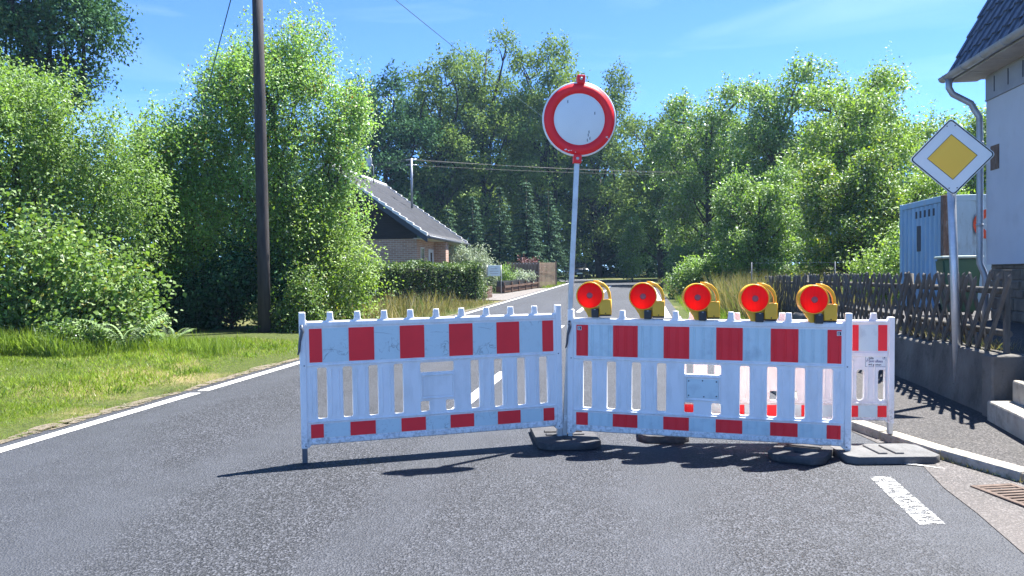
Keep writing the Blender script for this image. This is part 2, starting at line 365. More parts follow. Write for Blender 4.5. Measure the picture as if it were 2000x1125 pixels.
M['lid_green'] = plain('pale_bin_lid', (0.34, 0.42, 0.38), 0.45, 0.5)
M['grate'] = plain('cast_iron', (0.10, 0.07, 0.055), 0.75, 0.4, metal=0.3, var=0.35, vscale=14, bmp=0.002)
M['wire'] = plain('green_coated_cable', (0.05, 0.10, 0.09), 0.6)
M['car_paint'] = plain('dark_car_paint', (0.012, 0.014, 0.018), 0.25, 0.5, coat=0.6)
M['tyre'] = plain('tyre_rubber', (0.02, 0.02, 0.02), 0.85)
M['soil'] = plain('bare_soil', (0.14, 0.11, 0.075), 0.95, 0.2, var=0.4, vscale=3, bmp=0.02, bscale=20)
def brick_mat():
    m, n, l, b = new_mat('brown_brickwork')
    t = n.new('ShaderNodeTexBrick'); t.inputs['Scale'].default_value = 1.0
    t.inputs['Brick Width'].default_value = 0.25; t.inputs['Row Height'].default_value = 0.083; t.inputs['Mortar Size'].default_value = 0.009
    t.inputs['Color1'].default_value = (0.44, 0.26, 0.19, 1); t.inputs['Color2'].default_value = (0.31, 0.17, 0.125, 1); t.inputs['Mortar'].default_value = (0.50, 0.44, 0.37, 1)
    uv = n.new('ShaderNodeTexCoord'); sp = n.new('ShaderNodeSeparateXYZ'); l.new(uv.outputs['Object'], sp.inputs[0])
    ad = n.new('ShaderNodeMath'); ad.operation = 'ADD'; l.new(sp.outputs[0], ad.inputs[0]); l.new(sp.outputs[1], ad.inputs[1])
    cb = n.new('ShaderNodeCombineXYZ'); l.new(ad.outputs[0], cb.inputs[0]); l.new(sp.outputs[2], cb.inputs[1]); l.new(cb.outputs[0], t.inputs['Vector'])
    l.new(t.outputs[0], b.inputs['Base Color']); b.inputs['Roughness'].default_value = 0.85
    bump(n, l, b, t.outputs['Fac'], -0.006); return m
M['brick'] = brick_mat()
def ground_mat():
    m, n, l, b = new_mat('grass_and_straw_ground')
    p = geo_pos(n)
    a = noise(n, l, p, 0.35, 5, 0.6, 0.4); f = noise(n, l, p, 18, 4, 0.7)
    green = ramp(n, l, f.outputs[0], [(0.3, (0.030, 0.045, 0.012)), (0.7, (0.095, 0.115, 0.030))]).outputs[0]
    straw = ramp(n, l, f.outputs[0], [(0.3, (0.17, 0.13, 0.06)), (0.7, (0.34, 0.27, 0.14))]).outputs[0]
    k = ramp(n, l, a.outputs[0], [(0.52, (0, 0, 0)), (0.70, (1, 1, 1))]).outputs[0]
    l.new(mixc(n, l, k, green, straw), b.inputs['Base Color']); b.inputs['Roughness'].default_value = 0.95; b.inputs['Specular IOR Level'].default_value = 0.15
    bump(n, l, b, f.outputs[0], 0.05); return m
M['ground'] = ground_mat()
def straw_edge():
    m, n, l, b = new_mat('straw_and_grit'); p = geo_pos(n); f = noise(n, l, p, 45, 5, 0.75); t = noise(n, l, p, 9, 5, 0.7)
    c = ramp(n, l, f.outputs[0], [(0.3, (0.07, 0.06, 0.05)), (0.55, (0.20, 0.165, 0.115)), (0.75, (0.34, 0.29, 0.20))]).outputs[0]; l.new(c, b.inputs['Base Color']); b.inputs['Roughness'].default_value = 0.95
    a = ramp(n, l, t.outputs[0], [(0.44, (0, 0, 0)), (0.52, (1, 1, 1))]).outputs[0]; l.new(a, b.inputs['Alpha']); bump(n, l, b, f.outputs[0], 0.03); return m
M['straw_edge'] = straw_edge()

# ------------------------------------------------------------------ the lie of the land
def gz(y): return SL * y
def xl(y): return 0.167 * y - 5.12                 # white line at the left road edge
def sstep(a, b, t): t = np.clip((t - a) / (b - a), 0, 1); return t * t * (3 - 2 * t)
def terr(x, y):
    """ground height off the road"""
    x = np.asarray(x, float); y = np.asarray(y, float)
    z = SL * np.minimum(y, 140)
    right = x - (0.167 * y + 1.4)
    z = z + 0.9 * sstep(1.0, 9.0, right) * sstep(24, 40, y)
    left = (0.167 * y - 5.4) - x
    z = z + 0.10 * sstep(0.3, 3.0, left) * sstep(22, 14, y)
    return z
xs = np.unique(np.concatenate([np.linspace(-900, -40, 12), np.linspace(-40, 60, 101), np.linspace(60, 900, 12)]))
ys = np.unique(np.concatenate([np.linspace(-300, -8, 6), np.linspace(-8, 110, 119), np.linspace(110, 1800, 14)]))
gx, gy = np.meshgrid(xs, ys)
gzv = terr(gx, gy) - 0.03
V = np.stack([gx, gy, gzv], -1).reshape(-1, 3)
nx, ny = len(xs), len(ys)
ii = (np.arange(ny-1)[:, None] * nx + np.arange(nx-1)[None, :]).ravel()
tag(mobj('ground', np_mesh('ground', V, np.stack([ii, ii+1, ii+nx+1, ii+nx], -1), smooth=True), M['ground']), kind='structure')

# road centre line with the bend to the left far off
def strip(name, left, right, mat, dz, parent=None, n=None, kind='structure'):
    """surface between two polylines of equal length"""
    Vv = []
    for (a, b) in zip(left, right):
        Vv += [(a[0], a[1], gz(a[1]) + dz), (b[0], b[1], gz(b[1]) + dz)]
    Ff = [(2*i, 2*i+1, 2*i+3, 2*i+2) for i in range(len(left)-1)]
    o = mobj(name, np_mesh(name, Vv, Ff), mat, parent)
    if parent is None: tag(o, kind=kind)
    return o
YB = 56.0; HD = math.atan(0.167)
def edge_path(off):
    """line parallel to the left edge line, off metres to its right, following the bend"""
    pts = [(xl(y) + off, y) for y in (-12, 0, 4, 8, 12, 16, 20, 26, 32, 40, 48, YB)]
    rad = 9.0; cx, cy_ = xl(YB) - rad * math.cos(HD), YB + rad * math.sin(HD)
    r_ = rad + off * math.cos(HD)
    for k in range(1, 15):
        a = -HD + R(7.0) * k
        pts.append((cx + r_ * math.cos(a), cy_ + r_ * math.sin(a)))
    a = -HD + R(98); d = (-math.sin(a), math.cos(a))
    pts += [(pts[-1][0] + d[0]*t, pts[-1][1] + d[1]*t) for t in (10, 30)]
    return pts
road_l = edge_path(-0.22); road_r = edge_path(6.2)
kerbline = [(3.75, -12), (3.72, 0), (3.52, 3.6), (3.30, 4.85), (3.10, 5.5), (2.98, 6.05), (2.86, 6.6), (2.82, 7.6), (2.90, 9.0), (3.12, 11.5), (3.55, 14.5), (4.2, 18.0)]
def kx(y):
    return float(np.interp(y, [p[1] for p in kerbline], [p[0] for p in kerbline]))
road_r2 = []
for p in road_r:
    road_r2.append((kx(p[1]) + 0.02, p[1]) if p[1] < 14 else p)
road = strip('road', road_l, road_r2, M['asphalt'], 0.0)
# lines painted on the road
def pline(name, off0, off1, y0, y1, mat, step=2.0):
    yy = np.arange(y0, y1 + 1e-6, (y1 - y0) / max(1, round((y1 - y0) / step)))
    strip(name, [(xl(y) + off0, y) for y in yy], [(xl(y) + off1, y) for y in yy], mat, 0.004, road)
pline('edge_line', -0.065, 0.065, -4, 8.80, M['line']); pline('edge_line', -0.065, 0.065, 8.95, YB, M['line'])
e0, e1 = edge_path(-0.09), edge_path(0.09)
strip('edge_line', e0[11:24], e1[11:24], M['line'], 0.004, road)
e0, e1 = edge_path(5.75), edge_path(5.93)
strip('edge_line', e0[6:26], e1[6:26], M['line'], 0.004, road)
for y in (-7.3, 0.2, 7.4, 14.9, 22.6, 30, 37.5, 45):
    pline('centre_dash', 3.22, 3.36, y, y + 2.9, M['line'], 3)
def poly(name, pts, mat, dz, parent):
    me = bpy.data.meshes.new(name); me.from_pydata([(x, y, gz(y) + dz) for x, y in pts], [], [tuple(range(len(pts)))]); me.update()
    return mobj(name, me, mat, parent)
poly('worn_line', [(2.21, 4.17), (2.355, 4.17), (2.515, 5.10), (2.37, 5.10)], M['line_worn'], 0.0045, road)
poly('arrow_tip', [(2.72, 5.50), (2.98, 5.26), (2.84, 5.36), (2.70, 5.42)], M['line'], 0.0085, road)
# older asphalt along the kerb
edge = [(1.9, -12), (2.15, 0), (2.38, 3.0), (2.50, 3.75), (2.63, 4.35), (2.74, 4.85), (2.86, 5.4), (2.90, 6.0), (2.84, 6.55)]
edge = [(x + 0.02 * math.sin(y * 5.0), y) for x, y in edge]
strip('gutter_asphalt', edge, [(kx(y) + 0.02, y) for _, y in edge], M['old_asphalt'], 0.004)

# kerb: single stones
kerb = bpy.data.objects.new('kerb', None); col.objects.link(kerb); tag(kerb, kind='structure')
pts = []; y = 0.4
while y < 17: pts.append((kx(y), y)); y += 0.98 if y < 4 or y > 7.5 else 0.62
for a, b in zip(pts[:-1], pts[1:]):
    d = Vector((b[0]-a[0], b[1]-a[1], 0)); L = d.length
    mb = MB(); mb.box((0, 0.004, -0.12), (L - 0.012, -0.14, 0.072 + rng.uniform(-.003, .003)), 0.018, 2)
    o = mb.build('kerb_stone', M['kerb'], kerb)
    o.location = (a[0], a[1], gz(a[1])); o.rotation_euler = (0, -math.atan(SL), math.atan2(d.y, d.x))
# pavement
wl_ = [(4.75, -12), (4.3, 0), (4.02, 5.6), (4.22, 6.75), (4.36, 7.5), (4.6, 9.1), (5.05, 12), (5.5, 15), (6.0, 18)]
def wx(y): return float(np.interp(y, [p[1] for p in wl_], [p[0] for p in wl_]))
yy = [-12, 0, 2, 4, 4.85, 5.5, 6.05, 6.6, 7.6, 9, 11.5, 14.5, 17]
strip('pavement', [(kx(y) + 0.135, y) for y in yy], [(wx(y) + 0.06, y) for y in yy], M['pave'], 0.068)
# driveway apron at the far house, and the straw edge of the verge
strip('driveway', [(-3.6, 30.8), (-2.2, 33.5), (-1.6, 36), (-.9, 38), (.3, 41.5), (1.5, 45)], [(xl(30.8)-.2, 30.8), (xl(33.5)-.2, 33.5), (xl(36)-.2, 36), (xl(38)-.2, 38), (xl(41.5)-.2, 41.5), (xl(45)-.2, 45)], M['drive'], -0.004)
yy = np.arange(2, 30.6, 0.5)
strip('verge_edge', [(xl(y) - 0.34 - 0.05*math.sin(y*1.9) - 0.05*math.sin(y*4.7), y) for y in yy], [(xl(y) - 0.17 - 0.02*math.sin(y*6.1), y) for y in yy], M['straw_edge'], 0.006)

# ------------------------------------------------------------------ barriers
def sheetlet(name, x0, x1, z0, z1, y, mat, parent):
    mb = MB(); mb.box((x0, y - 0.0012, z0), (x1, y + 0.0012, z1), 0.0); return mb.build(name, mat, parent)
def barrier(kind, label, p0, p1, z0, z1, drop=0.0):
    """fence barrier from post to post; kind 'flat', 'ribbed' or 'small'"""
    a = Vector((p0[0], p0[1], z0)); b = Vector((p1[0], p1[1], z1)); d = b - a; Ln = d.length
    t = thing('road_barrier', label, 'barrier', a, rot=(0, -math.asin(d.z / Ln), math.atan2(d.y, d.x)), group='red and white barriers closing the road')
    small = kind == 'small'
    k = Ln / 2.0
    u = lambda q: q * k
    if small:
        zb, zl0, zl1, zs0, zs1, zu0, zu1, zt, zp = 0.105, 0.135, 0.225, 0.265, 0.60, 0.66, 0.865, 0.905, 0.925
        slots = [(u(.115 + .2*i - .034), u(.115 + .2*i + .034)) for i in range(10) if i not in (4, 5)]
    else:
        zb, zl0, zl1, zs0, zs1, zu0, zu1, zt, zp = 0.130, 0.182, 0.283, 0.322, 0.698, 0.739, 0.987, 1.043, 1.108
        slots = [(u(c - .034), u(c + .034)) for c in (.134, .32, .51, .70, 1.30, 1.49, 1.68, 1.866)]
    outer = [(u(0) - .02, zb), (Ln + .02, zb), (Ln + .02, zp)]
    out = [(-.022, zb - .018), (.03, zb - .018), (.05, zb), (Ln - .05, zb), (Ln - .03, zb - .018), (Ln + .022, zb - .018), (Ln + .022, zp), (Ln - .022, zp), (Ln - .024, zt + .012), (Ln - .034, zt)]
    pegs = [u(.2*i) for i in range(9, 0, -1)] if not small else [Ln - .135 - .355*i for i in range(5)]
    ph = zp if not small else zp + .035
    for q in pegs:
        out += [(q + .034, zt), (q + .024, zt + .012), (q + .020, ph), (q - .020, ph), (q - .024, zt + .012), (q - .034, zt)]
    out += [(.034, zt), (.024, zt + .012), (.022, zp), (-.022, zp)]
    holes = []
    if small:
        for i, (s0, s1) in enumerate(slots):
            top = zs1 - (.085 if i >= len(slots) - 2 else 0.0)
            holes.append(rrect(s0, zs0, s1, top, .030))
        holes.append(rrect(u(.87), zs1 - .07, u(1.13), zs1, .01)); holes.append(rrect(u(.87), zs0, u(.94), zs0 + .07, .01)); holes.append(rrect(u(1.06), zs0, u(1.13), zs0 + .07, .01))
    else:
        for s0, s1 in slots: holes.append(rrect(s0, zs0, s1, zs1, .013))
        holes.append(rrect(u(.868), .622, u(1.132), zs1, .012))
        holes.append(rrect(u(.868), zs0, u(.935), .402, .012)); holes.append(rrect(u(1.065), zs0, u(1.132), .402, .012))
    me = sheet(out, holes, 0.030, 0.004)
    mobj('panel', me, M['white_pl'], t)
    # rails, end posts and raised edges stand proud of the panel
    for za, zz in ((zb + .004, zl0 - .012), (zl1 + .010, zs0 - .014), (zs1 + .012, zu0 - .010), (zu1 + .012, zt - .004)):
        mb = MB(); mb.box((.030, -.025, za), (Ln - .030, .025, zz), .007, 2); mb.build('rail', M['white_pl'], t)
    for q in (0, Ln):
        m2 = MB(); m2.box((q - .0235, -.027, zb - .022), (q + .0235, .027, zp + .003), .007, 2); m2.build('end_post', M['white_pl'], t)
    # slats: two shallow ribs on each
    edges = [.04] + [e for s in slots for e in s] + [Ln - .04]
    mb = MB()
    for i in range(0, len(edges), 2):
        x0, x1 = edges[i], edges[i+1]
        if x1 - x0 > .3: continue
        for f in (.26, .74):
            c = x0 + (x1 - x0) * f; mb.box((c - .007, -.0185, zs0 + .015), (c + .007, .0185, zs1 - .015), .003)
    tag(mb.build('slat_ribs', M['white_pl'], t), kind='stuff')
    # name plate in the middle
    if not small:
        mb = MB(); mb.box((u(.885), -.019, .440), (u(1.115), -.012, .585), .003)
        pl = mb.build('name_plate', M['white_pl'] if kind == 'flat' else M['white_sheet'], t)
        mb = MB()
        for s_ in (-1, 1):
            mb.box((u(1.0) + s_*u(.122) - .006, -.024, .425), (u(1.0) + s_*u(.122) + .006, -.010, .60), .003)
        mb.box((u(.872), -.024, .595), (u(1.128), -.010, .607), .003); mb.box((u(.872), -.024, .418), (u(1.128), -.010, .430), .003)
        tag(mb.build('plate_rim', M['white_pl'], t), kind='stuff')
        if kind == 'ribbed':
            for (cx, cz) in ((.90, .57), (1.0, .575), (1.10, .57), (.90, .458), (1.01, .452), (1.10, .458)):
                r_ = MB(); r_.M = Matrix.Translation((u(cx), -.019, cz)); r_.lathe([(.0001, -.003), (.0055, -.003), (.0055, 0)], 8); r_.build('rivet', M['dark_steel'], pl)
    # reflective stripes
    if small:
        # pattern read from the right-hand end
        ed = [Ln - .03]; w = [.072, .165]
        xs_ = [Ln - .032, Ln - .105]
        x = xs_[-1]
        while x > .25: x -= .148; xs_.append(x)
        xs_.append(.035); xs_ = xs_[::-1]
    else:
        xs_ = [u(.045), u(.14)] + [u(.14 + .191*i) for i in range(1, 10)] + [u(1.955)]
    n = len(xs_) - 1
    for j, (za, zz) in enumerate(((zl0, zl1), (zu0, zu1))):
        for i in range(n):
            red = (n - 1 - i) % 2 == 0
            x0, x1 = xs_[i] + .002, xs_[i+1] - .002
            s = sheetlet('red_stripe' if red else 'white_stripe', x0, x1, za, zz, -.0175, M['red_sheet'] if red else M['white_sheet'], t)
            if kind == 'ribbed' and True:
                mb = MB()
                for f in (.12, .2, .47, .55, .82, .9):
                    c = x0 + (x1 - x0)*f
                    if x1 - x0 < .12 and f not in (.2, .82): continue
                    mb.box((c - .0035, -.0225, za + .002), (c + .0035, -.017, zz - .002), .0015)
                mb.build('ridges', M['red_sheet'] if red else M['white_sheet'], s)['kind'] = 'stuff'
            sheetlet('back_stripe', x0, x1, za, zz, .0175, M['red_sheet'] if red else M['white_sheet'], s)
    # legs and latch
    for q in (0.0, Ln):
        m2 = MB(); m2.box((q - .019, -.019, 0.0 - drop), (q + .019, .019, zb + .02), .003); m2.build('leg', M['steel'] if kind != 'flat' or q > 1 else M['dark_steel'], t)
    if not small:
        m2 = MB(); q = -.006
        m2.tube([(q, -.036, 1.02), (q + .004, -.036, .97), (q - .014, -.036, .90), (q - .020, -.036, .83), (q - .03, -.036, .80)], [.011, .014, .010, .009, .005], 6)
        m2.box((q - .012, -.040, .985), (q + .012, -.024, 1.01), .002)
        la = m2.build('latch_hook', M['dark_steel'], t)
        r_ = MB(); r_.M = Matrix.Translation((q, -.043, 1.0)); r_.lathe([(.0001, -.004), (.009, -.004), (.009, .004)], 10); r_.build('latch_pin', M['steel'], la)
        for q in (0, Ln):
            for zz in (zb + .0, zu0 - .02):
                r_ = MB(); r_.M = Matrix.Translation((q + (.008 if q == 0 else -.008), -.027, zz)); r_.lathe([(.0001, -.003), (.005, -.003), (.005, .0)], 8); r_.build('screw', M['dark_steel'], t)
    return t, Ln
PL0, PL1 = (-1.535, 5.625), (0.372, 6.20)
PR0, PR1 = (0.462, 6.20), (2.45, 5.62)
PB0, PB1 = (1.32, 6.16), (2.985, 6.07)
bl, LL = barrier('flat', 'scuffed white barrier with smooth red stripes and no lamps, left of the leaning pole', PL0, PL1, gz(5.62), gz(6.2) + 0.005)
br, LR = barrier('ribbed', 'white barrier with ribbed red stripes carrying five lamps, right of the leaning pole', PR0, PR1, gz(6.2) - 0.032, gz(5.62) - 0.048, drop=-0.06)
bs, LS = barrier('small', 'smaller white barrier with printed name sticker, half hidden behind the lamp barrier', PB0, PB1, gz(6.16) + 0.085, gz(6.07) + 0.07)
# scrapes on the left barrier's white stripes
for (x0, z0, x1, z1) in ((.15, .835, .26, .822), (.52, .945, .66, .925), (.95, .93, 1.05, .925), (1.33, .955, 1.45, .93)):
    mb = MB(); mb.tube([(x0*LL/2, -.0190, z0), ((x0+x1)/2*LL/2, -.0190, (z0+z1)/2 + .003), (x1*LL/2, -.0190, z1)], [.0006, .0014, .0005], 4); mb.build('scrape', M['scuff'], bl)
for ch in bl.children:
    if ch.name.startswith('white_stripe'): ch.data.materials[0] = M['scuffed_sheet']
# small square emblem stickers on the lamp barrier, name sticker on the small barrier
for cx in (.075, LR - .065):
    mb = MB(); mb.box((cx - .016, -.0250, .945), (cx + .016, -.0228, .977)); s = mb.build('emblem_sticker', M['white_pl'], br)
    mb = MB(); mb.box((cx - .012, -.0262, .949), (cx + .012, -.0250, .973)); s2 = mb.build('emblem_field', M['text_blk'], s)
    me = text_mesh('S', .024, .001); o = mobj('emblem_letter', me, M['white_pl'], s2); o.parent = s; o.location = (cx - .008, -.0268, .9525)
mb = MB(); x0 = LS - .205; mb.box((x0, -.0178, .530), (x0 + .168, -.0155, .628), .0008); st = mb.build('name_sticker', M['sign_white'], bs)
mb = MB()
for (a, b, c, d) in ((x0+.004, x0+.164, .622, .6245), (x0+.004, x0+.164, .5335, .536), (x0+.004, x0+.0065, .536, .622), (x0+.1615, x0+.164, .536, .622)): mb.box((a, -.0184, c), (b, -.0176, d))
tag(mb.build('sticker_border', M['text'], st), kind='stuff')
for txt, sz, dx, dz, mt in (('Sila', .030, .028, .594, 'text_blk'), ('Signalbau', .030, .028, .569, 'text'), ('MVS gesichert', .0175, .026, .545, 'text_blk')):
    o = mobj('printed_line', text_mesh(txt, sz, .0006), M[mt], st); o.location = (x0 + dx, -.0183, dz)
mb = MB()
for i, h in enumerate((.012, .020, .028)): mb.box((x0 + .012 + .005*i, -.0184, .574), (x0 + .0145 + .005*i, -.0176, .574 + h))
mb.box((x0 + .138, -.0184, .594), (x0 + .156, -.0176, .597)); mb.box((x0 + .138, -.0184, .594), (x0 + .141, -.0176, .612)); mb.box((x0 + .147, -.0184, .601), (x0 + .156, -.0176, .614))
tag(mb.build('printed_emblem', M['text'], st), kind='stuff')

# ------------------------------------------------------------------ rubber foot plates
def foot_plate(label, c, rz, w, l, h, mat, slots=True, cham=.07):
    w2, l2 = w/2, l/2
    out = [(-w2 + cham, -l2), (w2 - cham, -l2), (w2, -l2 + cham*1.2), (w2, l2 - cham*1.2), (w2 - cham, l2), (-w2 + cham, l2), (-w2, l2 - cham*1.2), (-w2, -l2 + cham*1.2)]
    t = thing('foot_plate', label, 'foot plate', (c[0], c[1], gz(c[1])), rz, 'rubber foot plates under the barriers')
    holes = []
    if slots:
        holes = [rrect(-.035, -l2 + .13, .035, -l2 + .20, .008), rrect(-.035, l2 - .20, .035, l2 - .13, .008)]
    me = sheet(out, holes, h, .004, upright=False); me.transform(Matrix.Translation((0, 0, h/2)))
    mobj('body', me, mat, t)
    mb = MB()
    for s in (-1, 1): mb.prism([(-w2*.62, s*.06 - .03), (w2*.62, s*.06 - .03), (w2*.62, s*.06 + .03), (-w2*.62, s*.06 + .03)], h - .002, h + .012, .004)
    tag(mb.build('socket_rim', mat, t), kind='stuff')
    if slots:
        mb = MB(); mb.box((-w2*.9, -l2*.9 + .06, .002), (w2*.9, l2*.9 - .06, .018)); mb.build('underside', M['rubber'], t)
    return t
foot_plate('dark rubber foot plate under the round sign pole between the two front barriers', (0.415, 6.30), R(4), .50, .78, .052, M['rubber'])
foot_plate('dark rubber foot plate seen low beneath the middle of the lamp barrier', (1.24, 6.36), R(-8), .40, .50, .055, M['rubber'])
foot_plate('rubber foot plate with square hole, left of the pair at the lamp barrier end', (2.16, 5.72), R(-32), .40, .62, .050, M['rubber'])
foot_plate('grey rubber foot plate lying against the kerb, right one of the pair', (2.71, 5.615), R(90), .42, .66, .055, M['rubber_grey'], False, .05)

# ------------------------------------------------------------------ round no-entry sign on its leaning pole
pb = Vector((0.412, 6.225, gz(6.225) + .02)); pt = Vector((0.565, 6.16, 3.00))
ax = (pt - pb).normalized(); Lp = (pt - pb).length
rs = thing('round_traffic_sign', 'round white traffic sign with red rim on a leaning square metal pole', 'traffic sign', pb)
zq = Vector((0, 0, 1)).rotation_difference(ax); rs.rotation_mode = 'QUATERNION'; rs.rotation_quaternion = zq @ Matrix.Rotation(R(3), 3, 'Z').to_quaternion()
mb = MB(); mb.box((-.020, -.020, 0), (.020, .020, Lp - .10), .003); pole = mb.build('pole', M['steel'], rs)
mb = MB(); mb.box((-.012, -.0215, .14), (.012, -.0203, .20)); mb.build('pole_sticker', M['white_pl'], pole)
czs = Lp - .325
mb = MB(); mb.M = Matrix.Translation((0, -.032, czs)); mb.lathe([(.0001, -.002), (.290, -.002), (.296, .002), (.296, .016), (.286, .018), (.0001, .018)], 64); disc = mb.build('plate', M['sign_white'], rs)
mb = MB(); mb.M = Matrix.Translation((0, -.0355, czs)); mb.lathe([(.204, .0012), (.204, -.0012), (.283, -.0012), (.283, .0012)], 64); mb.build('red_ring', M['red_sheet'], disc)
mb = MB()
for (cx, cz, s) in ((-.10, -.245, .012), (-.075, -.252, .009), (-.055, -.25, .006), (.225, -.13, .010), (.235, -.14, .006), (-.02, -.262, .005)):
    mb.prism([(cx - s, cz), (cx, cz - s*.5), (cx + s*1.3, cz + s*.2), (cx + s*.3, cz + s*.6)], 0, .0006)
me_o = tag(mb.build('paint_chips', M['sign_white'], disc), kind='stuff'); me_o.data.transform(Matrix.Translation((0, -.0372, czs)) @ Matrix.Rotation(R(90), 4, 'X'))
mb = MB()
for (cx, cz) in ((.08, -.11), (.075, -.135), (.09, -.16), (.07, -.175), (-.1, .12), (.12, .04)):
    mb.prism([(cx, cz), (cx + .006, cz + .004), (cx + .004, cz + .028), (cx - .003, cz + .02)], 0, .0006)
me_o = tag(mb.build('scratches', M['scuff'], disc), kind='stuff'); me_o.data.transform(Matrix.Translation((0, -.0352, czs)) @ Matrix.Rotation(R(90), 4, 'X'))
for s, dz in ((1, .315), (-1, -.315)):
    mb = MB(); mb.box((-.032, -.046, czs + dz - .032), (.032, .026, czs + dz + .034), .006, 2); bk = mb.build('bracket', M['red_sheet'], rs)
    mb = MB(); mb.M = Matrix.Translation((0, -.046, czs + dz + .004)); mb.lathe([(.0001, -.007), (.010, -.007), (.013, 0)], 10); mb.build('bolt', M['steel'], bk)

# ------------------------------------------------------------------ warning lamps
def lamp():
    t = thing('warning_lamp', 'x', 'warning lamp')
    zc = .172; Y0 = -.015
    mb = MB(); mb.M = Matrix.Translation((0, Y0, zc))
    mb.lathe([(.100, -.038), (.106, -.040), (.109, -.036), (.109, .036), (.106, .040), (.100, .038), (.100, -.038)], 40); hs = mb.build('housing', M['yellow_pl'], t)
    mb = MB(); mb.M = Matrix.Translation((0, Y0 - .034, zc))
    prof = [(.0001, -.018)] + [(.101 * math.sin(R(a)), -.018 * math.cos(R(a))) for a in range(10, 91, 10)]
    mb.lathe(prof, 40); ln = mb.build('lens', M['lens'], t)
    mb = MB(); mb.M = Matrix.Translation((0, Y0 - .020, zc)); mb.lathe([(.0001, -.020), (.012, -.018), (.014, 0.0), (.010, .02), (.0001, .02)], 14); mb.build('bulb_holder', M['dark_steel'], ln)
    mb = MB(); mb.M = Matrix.Translation((0, Y0 - .0545, zc)); mb.lathe([(.0001, .0), (.014, -.001), (.021, -.001), (.024, 0.001)], 20); mb.build('lens_core', M['lens_core'], ln)
    # handle: flat bow from the top of the ring over to the battery case
    pa = [(.028, .108), (.065, .104), (.105, .086), (.136, .055), (.152, .015), (.157, -.030), (.157, -.055)]
    wd_ = [.012, .013, .013, .012, .011, .010, .010]
    o_, i_ = [], []
    for k, (x, z) in enumerate(pa):
        x2, z2 = pa[min(k+1, len(pa)-1)]; x1, z1 = pa[max(k-1, 0)]; tx, tz = x2-x1, z2-z1; q = math.hypot(tx, tz); nx_, nz_ = -tz/q, tx/q
        o_.append((x + nx_*wd_[k], zc + z + nz_*wd_[k])); i_.append((x - nx_*wd_[k], zc + z - nz_*wd_[k]))
    me = sheet(i_ + o_[::-1], [], .040, .005); me.transform(Matrix.Translation((0, Y0, 0))); mobj('handle', me, M['yellow_pl'], t)
    # battery case with chamfered shoulder
    out = [(.072, .018), (.168, .018), (.168, .138), (.150, .140), (.098, .136), (.090, .120), (.072, .098)]
    me = sheet(out, [], .075, .006); me.transform(Matrix.Translation((0, Y0, 0))); bc = mobj('battery_case', me, M['yellow_pl'], t)
    mb = MB(); mb.box((.074, Y0 - .036, .006), (.166, Y0 + .036, .020), .004); mb.build('case_bottom', M['black_pl'], bc)
    mb = MB(); mb.M = Matrix.Translation((.122, Y0 - .038, .028)); mb.lathe([(.0001, -.002), (.005, -.002), (.005, .002)], 8); mb.build('case_screw', M['black_pl'], bc)
    # funnel below the ring and black clamp
    out = [(-.070, .090), (-.045, .075), (.02, .062), (.075, .085), (.072, .0), (.005, -.002), (-.018, .0), (-.030, .030)]
    me = sheet(out, [], .044, .004); me.transform(Matrix.Translation((0, Y0 + .012, 0))); mobj('bracket', me, M['yellow_pl'], t)
    mb = MB(); mb.box((.010, Y0 - .046, -.004), (.066, Y0 - .008, .066), .004); cl = mb.build('clamp', M['black_pl'], t)
    mb = MB(); mb.box((.031, Y0 - .0475, .058), (.045, Y0 - .045, .063)); mb.build('clamp_mark', M['white_pl'], cl)
    return t
l0 = lamp()
dirR = Vector((PR1[0] - PR0[0], PR1[1] - PR0[1], 0)).normalized()
lab = ['first from the round sign pole', 'second from the round sign pole', 'middle one of the five', 'second from the diamond sign side', 'nearest the diamond sign']
for i in range(5):
    o = l0 if i == 0 else copy_tree(l0)
    q = LR * (.1 + .2*i) - .034
    p = Vector((PR0[0], PR0[1], 0)) + dirR * q
    z0, z1 = gz(6.2) - .032, gz(5.62) - .048
    o.location = (p.x, p.y, z0 + (z1 - z0) * q / LR + 1.052 - .004*i)
    o.rotation_euler = (0, R([-.6, .8, -.3, 1.0, .4][i]), math.atan2(dirR.y, dirR.x) + R([6, 7, 9, 10, 12][i]))
    tag(o, 'yellow lamp with round red lens on the barrier rail, ' + lab[i], 'warning lamp', 'red warning lamps on the barrier')

# ------------------------------------------------------------------ diamond sign
ds = thing('diamond_traffic_sign', 'white edged yellow diamond priority sign on a grey steel pole by the lattice fence', 'traffic sign', (4.36, 7.50, gz(7.5) + .07), rot=(0, R(-1.7), R(-14)))
mb = MB(); mb.tube([(0, 0, -.05), (0, 0, 1.2), (0, 0, 2.62)], .038, 14); mb.build('pole', M['steel'], ds)
def diamond(h, r=.03):
    me = rrect(-h, -h, h, h, r, 4); return [((x - y) * .70711, (x + y) * .70711) for x, y in me]
zc = 2.37
def dplate(h, r, y, th, name, mat, parent, hole=None):
    me = sheet(diamond(h, r), [diamond(*hole)] if hole else [], th); me.transform(Matrix.Translation((0, y, zc))); return mobj(name, me, mat, parent)
hp = .268
pl = dplate(hp, .035, -.048, .010, 'plate', M['sign_white'], ds)
dplate(hp - .006, .032, -.0545, .002, 'black_border', M['sign_black'], pl, (hp - .016, .026))
dplate(.152, .004, -.0545, .002, 'yellow_field', M['sign_yellow'], pl); dplate(.157, .006, -.0540, .0016, 'field_border', M['sign_black'], pl)
for (x, z) in ((-.035, .30), (.035, .30), (-.035, -.30), (.035, -.30)):
    mb = MB(); mb.M = Matrix.Translation((x, -.054, zc + z)); mb.lathe([(.0001, -.003), (.006, -.003), (.006, .001)], 8); mb.build('rivet', M['dark_steel'], pl)
